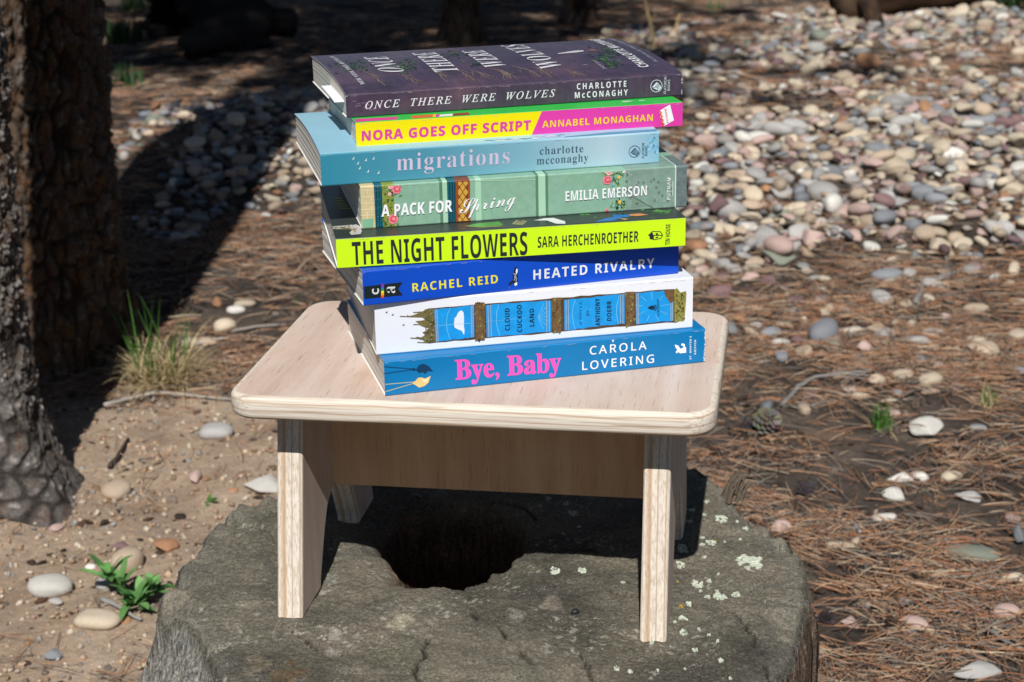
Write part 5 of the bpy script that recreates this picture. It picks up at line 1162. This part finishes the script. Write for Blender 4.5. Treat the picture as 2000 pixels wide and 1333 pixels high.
cone((1486, 842), 56, 'open grey pine cone right of the stool corner', (124, 114, 102), 1.0, .4); cone((1448, 842), 40, 'smaller dark cone touching the open grey one', (84, 78, 76), 1.5, 1.2); cone((1566, 975), 36, 'dark cone in the needles above the stump rim', (72, 68, 70), 1.2, 2.2); cone((1605, 1215), 34, 'dark cone beside the stump at lower right', (70, 62, 62), 1.3, .5); cone((1728, 1225), 32, 'brown black cone left of the flat pink stone', (62, 52, 48), 1.4, 1.1)

LEAF = mat_attr('leaf_green', .65, .25)
def blade(mb, b, az, L, w, lean, col_, mat, seg=6, curl=1.0):
    V = []; p = np.array(b, float); a = lean
    for i in range(seg + 1):
        t = i/seg; ww = w*(1 - t**2.2)*.5 + .0001; n = np.array([-sin(az), cos(az), 0]); V += [p - n*ww, p + n*ww]
        p = p + np.array([cos(az)*sin(a), sin(az)*sin(a), cos(a)])*L/seg; a += curl/seg
        if p[2] < b[2] + .002: p[2] = b[2] + .002
    mb.add(V, [(2*i, 2*i+1, 2*i+3, 2*i+2) for i in range(seg)], mat, col_)
def tuft(px, label, ngreen, ndry, Lg, Ld, spread, wd=.0022, nm='grass_tuft', gcol=(66, 108, 42)):
    g_ = gpt(*px); t = thing(nm, label, 'grass', tuple(g_)); mg, md = MB(), MB()
    for i in range(ngreen):
        a = rs.rand()*6.28; r_ = spread*rs.rand()**.5; blade(mg, (r_*cos(a), r_*sin(a), 0), rs.rand()*6.28, Lg*rs.uniform(.5, 1.05), wd*rs.uniform(.7, 1.2), abs(rs.normal(0, .25)), tuple(np.array(lin(*gcol))*rs.uniform(.6, 1.5)), LEAF, 6, rs.uniform(.1, .7))
    for i in range(ndry):
        a = rs.rand()*6.28; r_ = spread*1.2*rs.rand()**.5; blade(md, (r_*cos(a), r_*sin(a), 0), rs.rand()*6.28, Ld*rs.uniform(.5, 1.1), wd*rs.uniform(.4, .8), abs(rs.normal(.75, .3)), tuple(np.array(lin(206, 184, 140))*rs.uniform(.6, 1.15)), LEAF, 7, rs.uniform(.5, 1.5))
    if ngreen: link('green_blades', mg.mesh('green_blades'), t)
    if ndry: link('dry_blades', md.mesh('dry_blades'), t)
    return t
tuft((318, 752), 'grass tuft with upright green blades over straw coloured ones, beside the shaded trunk', 34, 460, .140, .102, .034, .0024)
tuft((1722, 838), 'small green grass clump in the needles between wood chunk and pale angular stone', 60, 24, .036, .04, .012, .0016); tuft((1930, 792), 'small half dry grass clump near the right edge', 26, 36, .026, .036, .012, .0014)
tuft((245, 85), 'green leafy clump beside the thick shaded trunk, in the far sun patch', 70, 0, .09, .05, .06, .010, gcol=(52, 78, 42)); tuft((262, 22), 'pale green grass clump at the top left in the far sun patch', 60, 6, .09, .06, .06, .006, gcol=(52, 78, 42)); tuft((250, 168), 'dark green clump in the shade below the leafy one', 50, 0, .07, .05, .05, .007, gcol=(52, 78, 42))
tuft((1985, 22), 'green clump in the top right corner behind the fallen log', 60, 0, .12, .05, .05, .008, gcol=(52, 78, 42)); tuft((1398, 24), 'tiny green sprout at the far edge of the pebbles', 24, 0, .05, .05, .03, .006); tuft((582, 600), 'single green blade standing left of the blue book', 3, 0, .045, .03, .002, .003)
def stalk(px, top, w, label):
    g_ = gpt(*px); h_ = abs(px[1] - top[1])/pxm(g_)/.95; dx = (top[0] - px[0])/pxm(g_); mb = MB()
    mb.tube([(dx*t + .004*sin(5*t), .01*t, h_*t) for t in np.linspace(0, 1, 8)], list(np.linspace(w/pxm(g_)/2, w/pxm(g_)/3.4, 8)), TW, 6, lin(196, 168, 122)); mb.tube([(dx*.55, .005, h_*.55), (dx*.55 + .02, .01, h_*.72)], [.002, .001], TW, 5, lin(196, 168, 122))
    return tag(link('dry_stalk', mb.mesh('dry_stalk', True), None, tuple(g_)), label, 'dry stalk')
stalk((1276, 100), (1262, 4), 10, 'tall straw coloured dry stalk standing behind the right end of the top book'); stalk((1308, 82), (1330, 32), 6, 'short slanting dry stalk right of the tall one')
# unseen pines added round about to close off open sky and deepen shade
src = bpy.data.objects['pine_tree.004']
def copy_thing(o, loc, rz, label):
    r = o.copy(); COL.objects.link(r); r.location = loc; r.rotation_euler = (0, 0, rz); r['label'] = label; r['group'] = 'added unseen pines blocking the open sky'
    for ch in o.children:
        c = ch.copy(); COL.objects.link(c); c.parent = r
        for g2 in ch.children: d = g2.copy(); COL.objects.link(d); d.parent = c
    return r
for i, (x, y) in enumerate([(-2.6, 1.2), (-2.7, -.8), (2.9, .3), (3.0, 2.6), (-3.4, 3.2), (3.3, -1.6), (-2.9, -3.2), (3.6, 5.2), (-4.6, -5.6), (-2.6, -7.2), (-.8, -7.4), (1.0, -7.2), (2.8, -7.0), (4.4, -4.6), (-5.0, 1.0), (4.8, 1.2)]):
    copy_thing(src, (x, y, float(gz([[x, y]])[0])), i*1.3, 'tall pine added outside the picture to block open sky')
# leafy weed
def weed(px, label, n_, L, w, cols_, nm='weed', hubs=((0, 0, 0),)):
    g_ = gpt(*px); t = thing(nm, label, 'weed', tuple(g_))
    for i in range(n_):
        hb = hubs[i % len(hubs)]; az = i*2.4 + rs.normal(0, .4); l = L*rs.uniform(.45, 1.05)*(.7 if i % len(hubs) else 1); lean = rs.uniform(.2, 1.2); V = []; Fc = []; p = np.array(hb, float); a = lean; seg = 8; c_ = tuple(np.array(lin(*cols_[i % len(cols_)]))*rs.uniform(.8, 1.2)); mb = MB()
        for k in range(seg + 1):
            q = k/seg; ww = w*(.10 + 1.0*sin(pi*min(1, q**1.25))**1.0)*.5*(1 if q < 1 else .02); n = np.array([-sin(az), cos(az), 0]); rise = np.array([0, 0, ww*.35])
            V += [p - n*ww + rise, p, p + n*ww + rise]; p = p + np.array([cos(az)*sin(a), sin(az)*sin(a), cos(a)])*l/seg; a += rs.uniform(.0, .16); az += rs.normal(0, .06)
        mb.add(V, [(3*k + j, 3*k + j + 1, 3*k + 4 + j, 3*k + 3 + j) for k in range(seg) for j in range(2)], LEAF, c_)
        link('leaf', mb.mesh('leaf', True), t)
    return t
weed((272, 1186), 'leafy green rosette weed growing beside the stump', 60, .050, .0078, ((92, 136, 74), (108, 150, 86), (74, 116, 62)), hubs=[(0, 0, .004), (-.020, .012, .016), (.014, .016, .008), (-.004, -.010, .002), (-.034, .02, .022)])
weed((410, 985), 'tiny green seedling in the middle of the sand', 7, .014, .004, ((84, 120, 56), (70, 106, 48)))
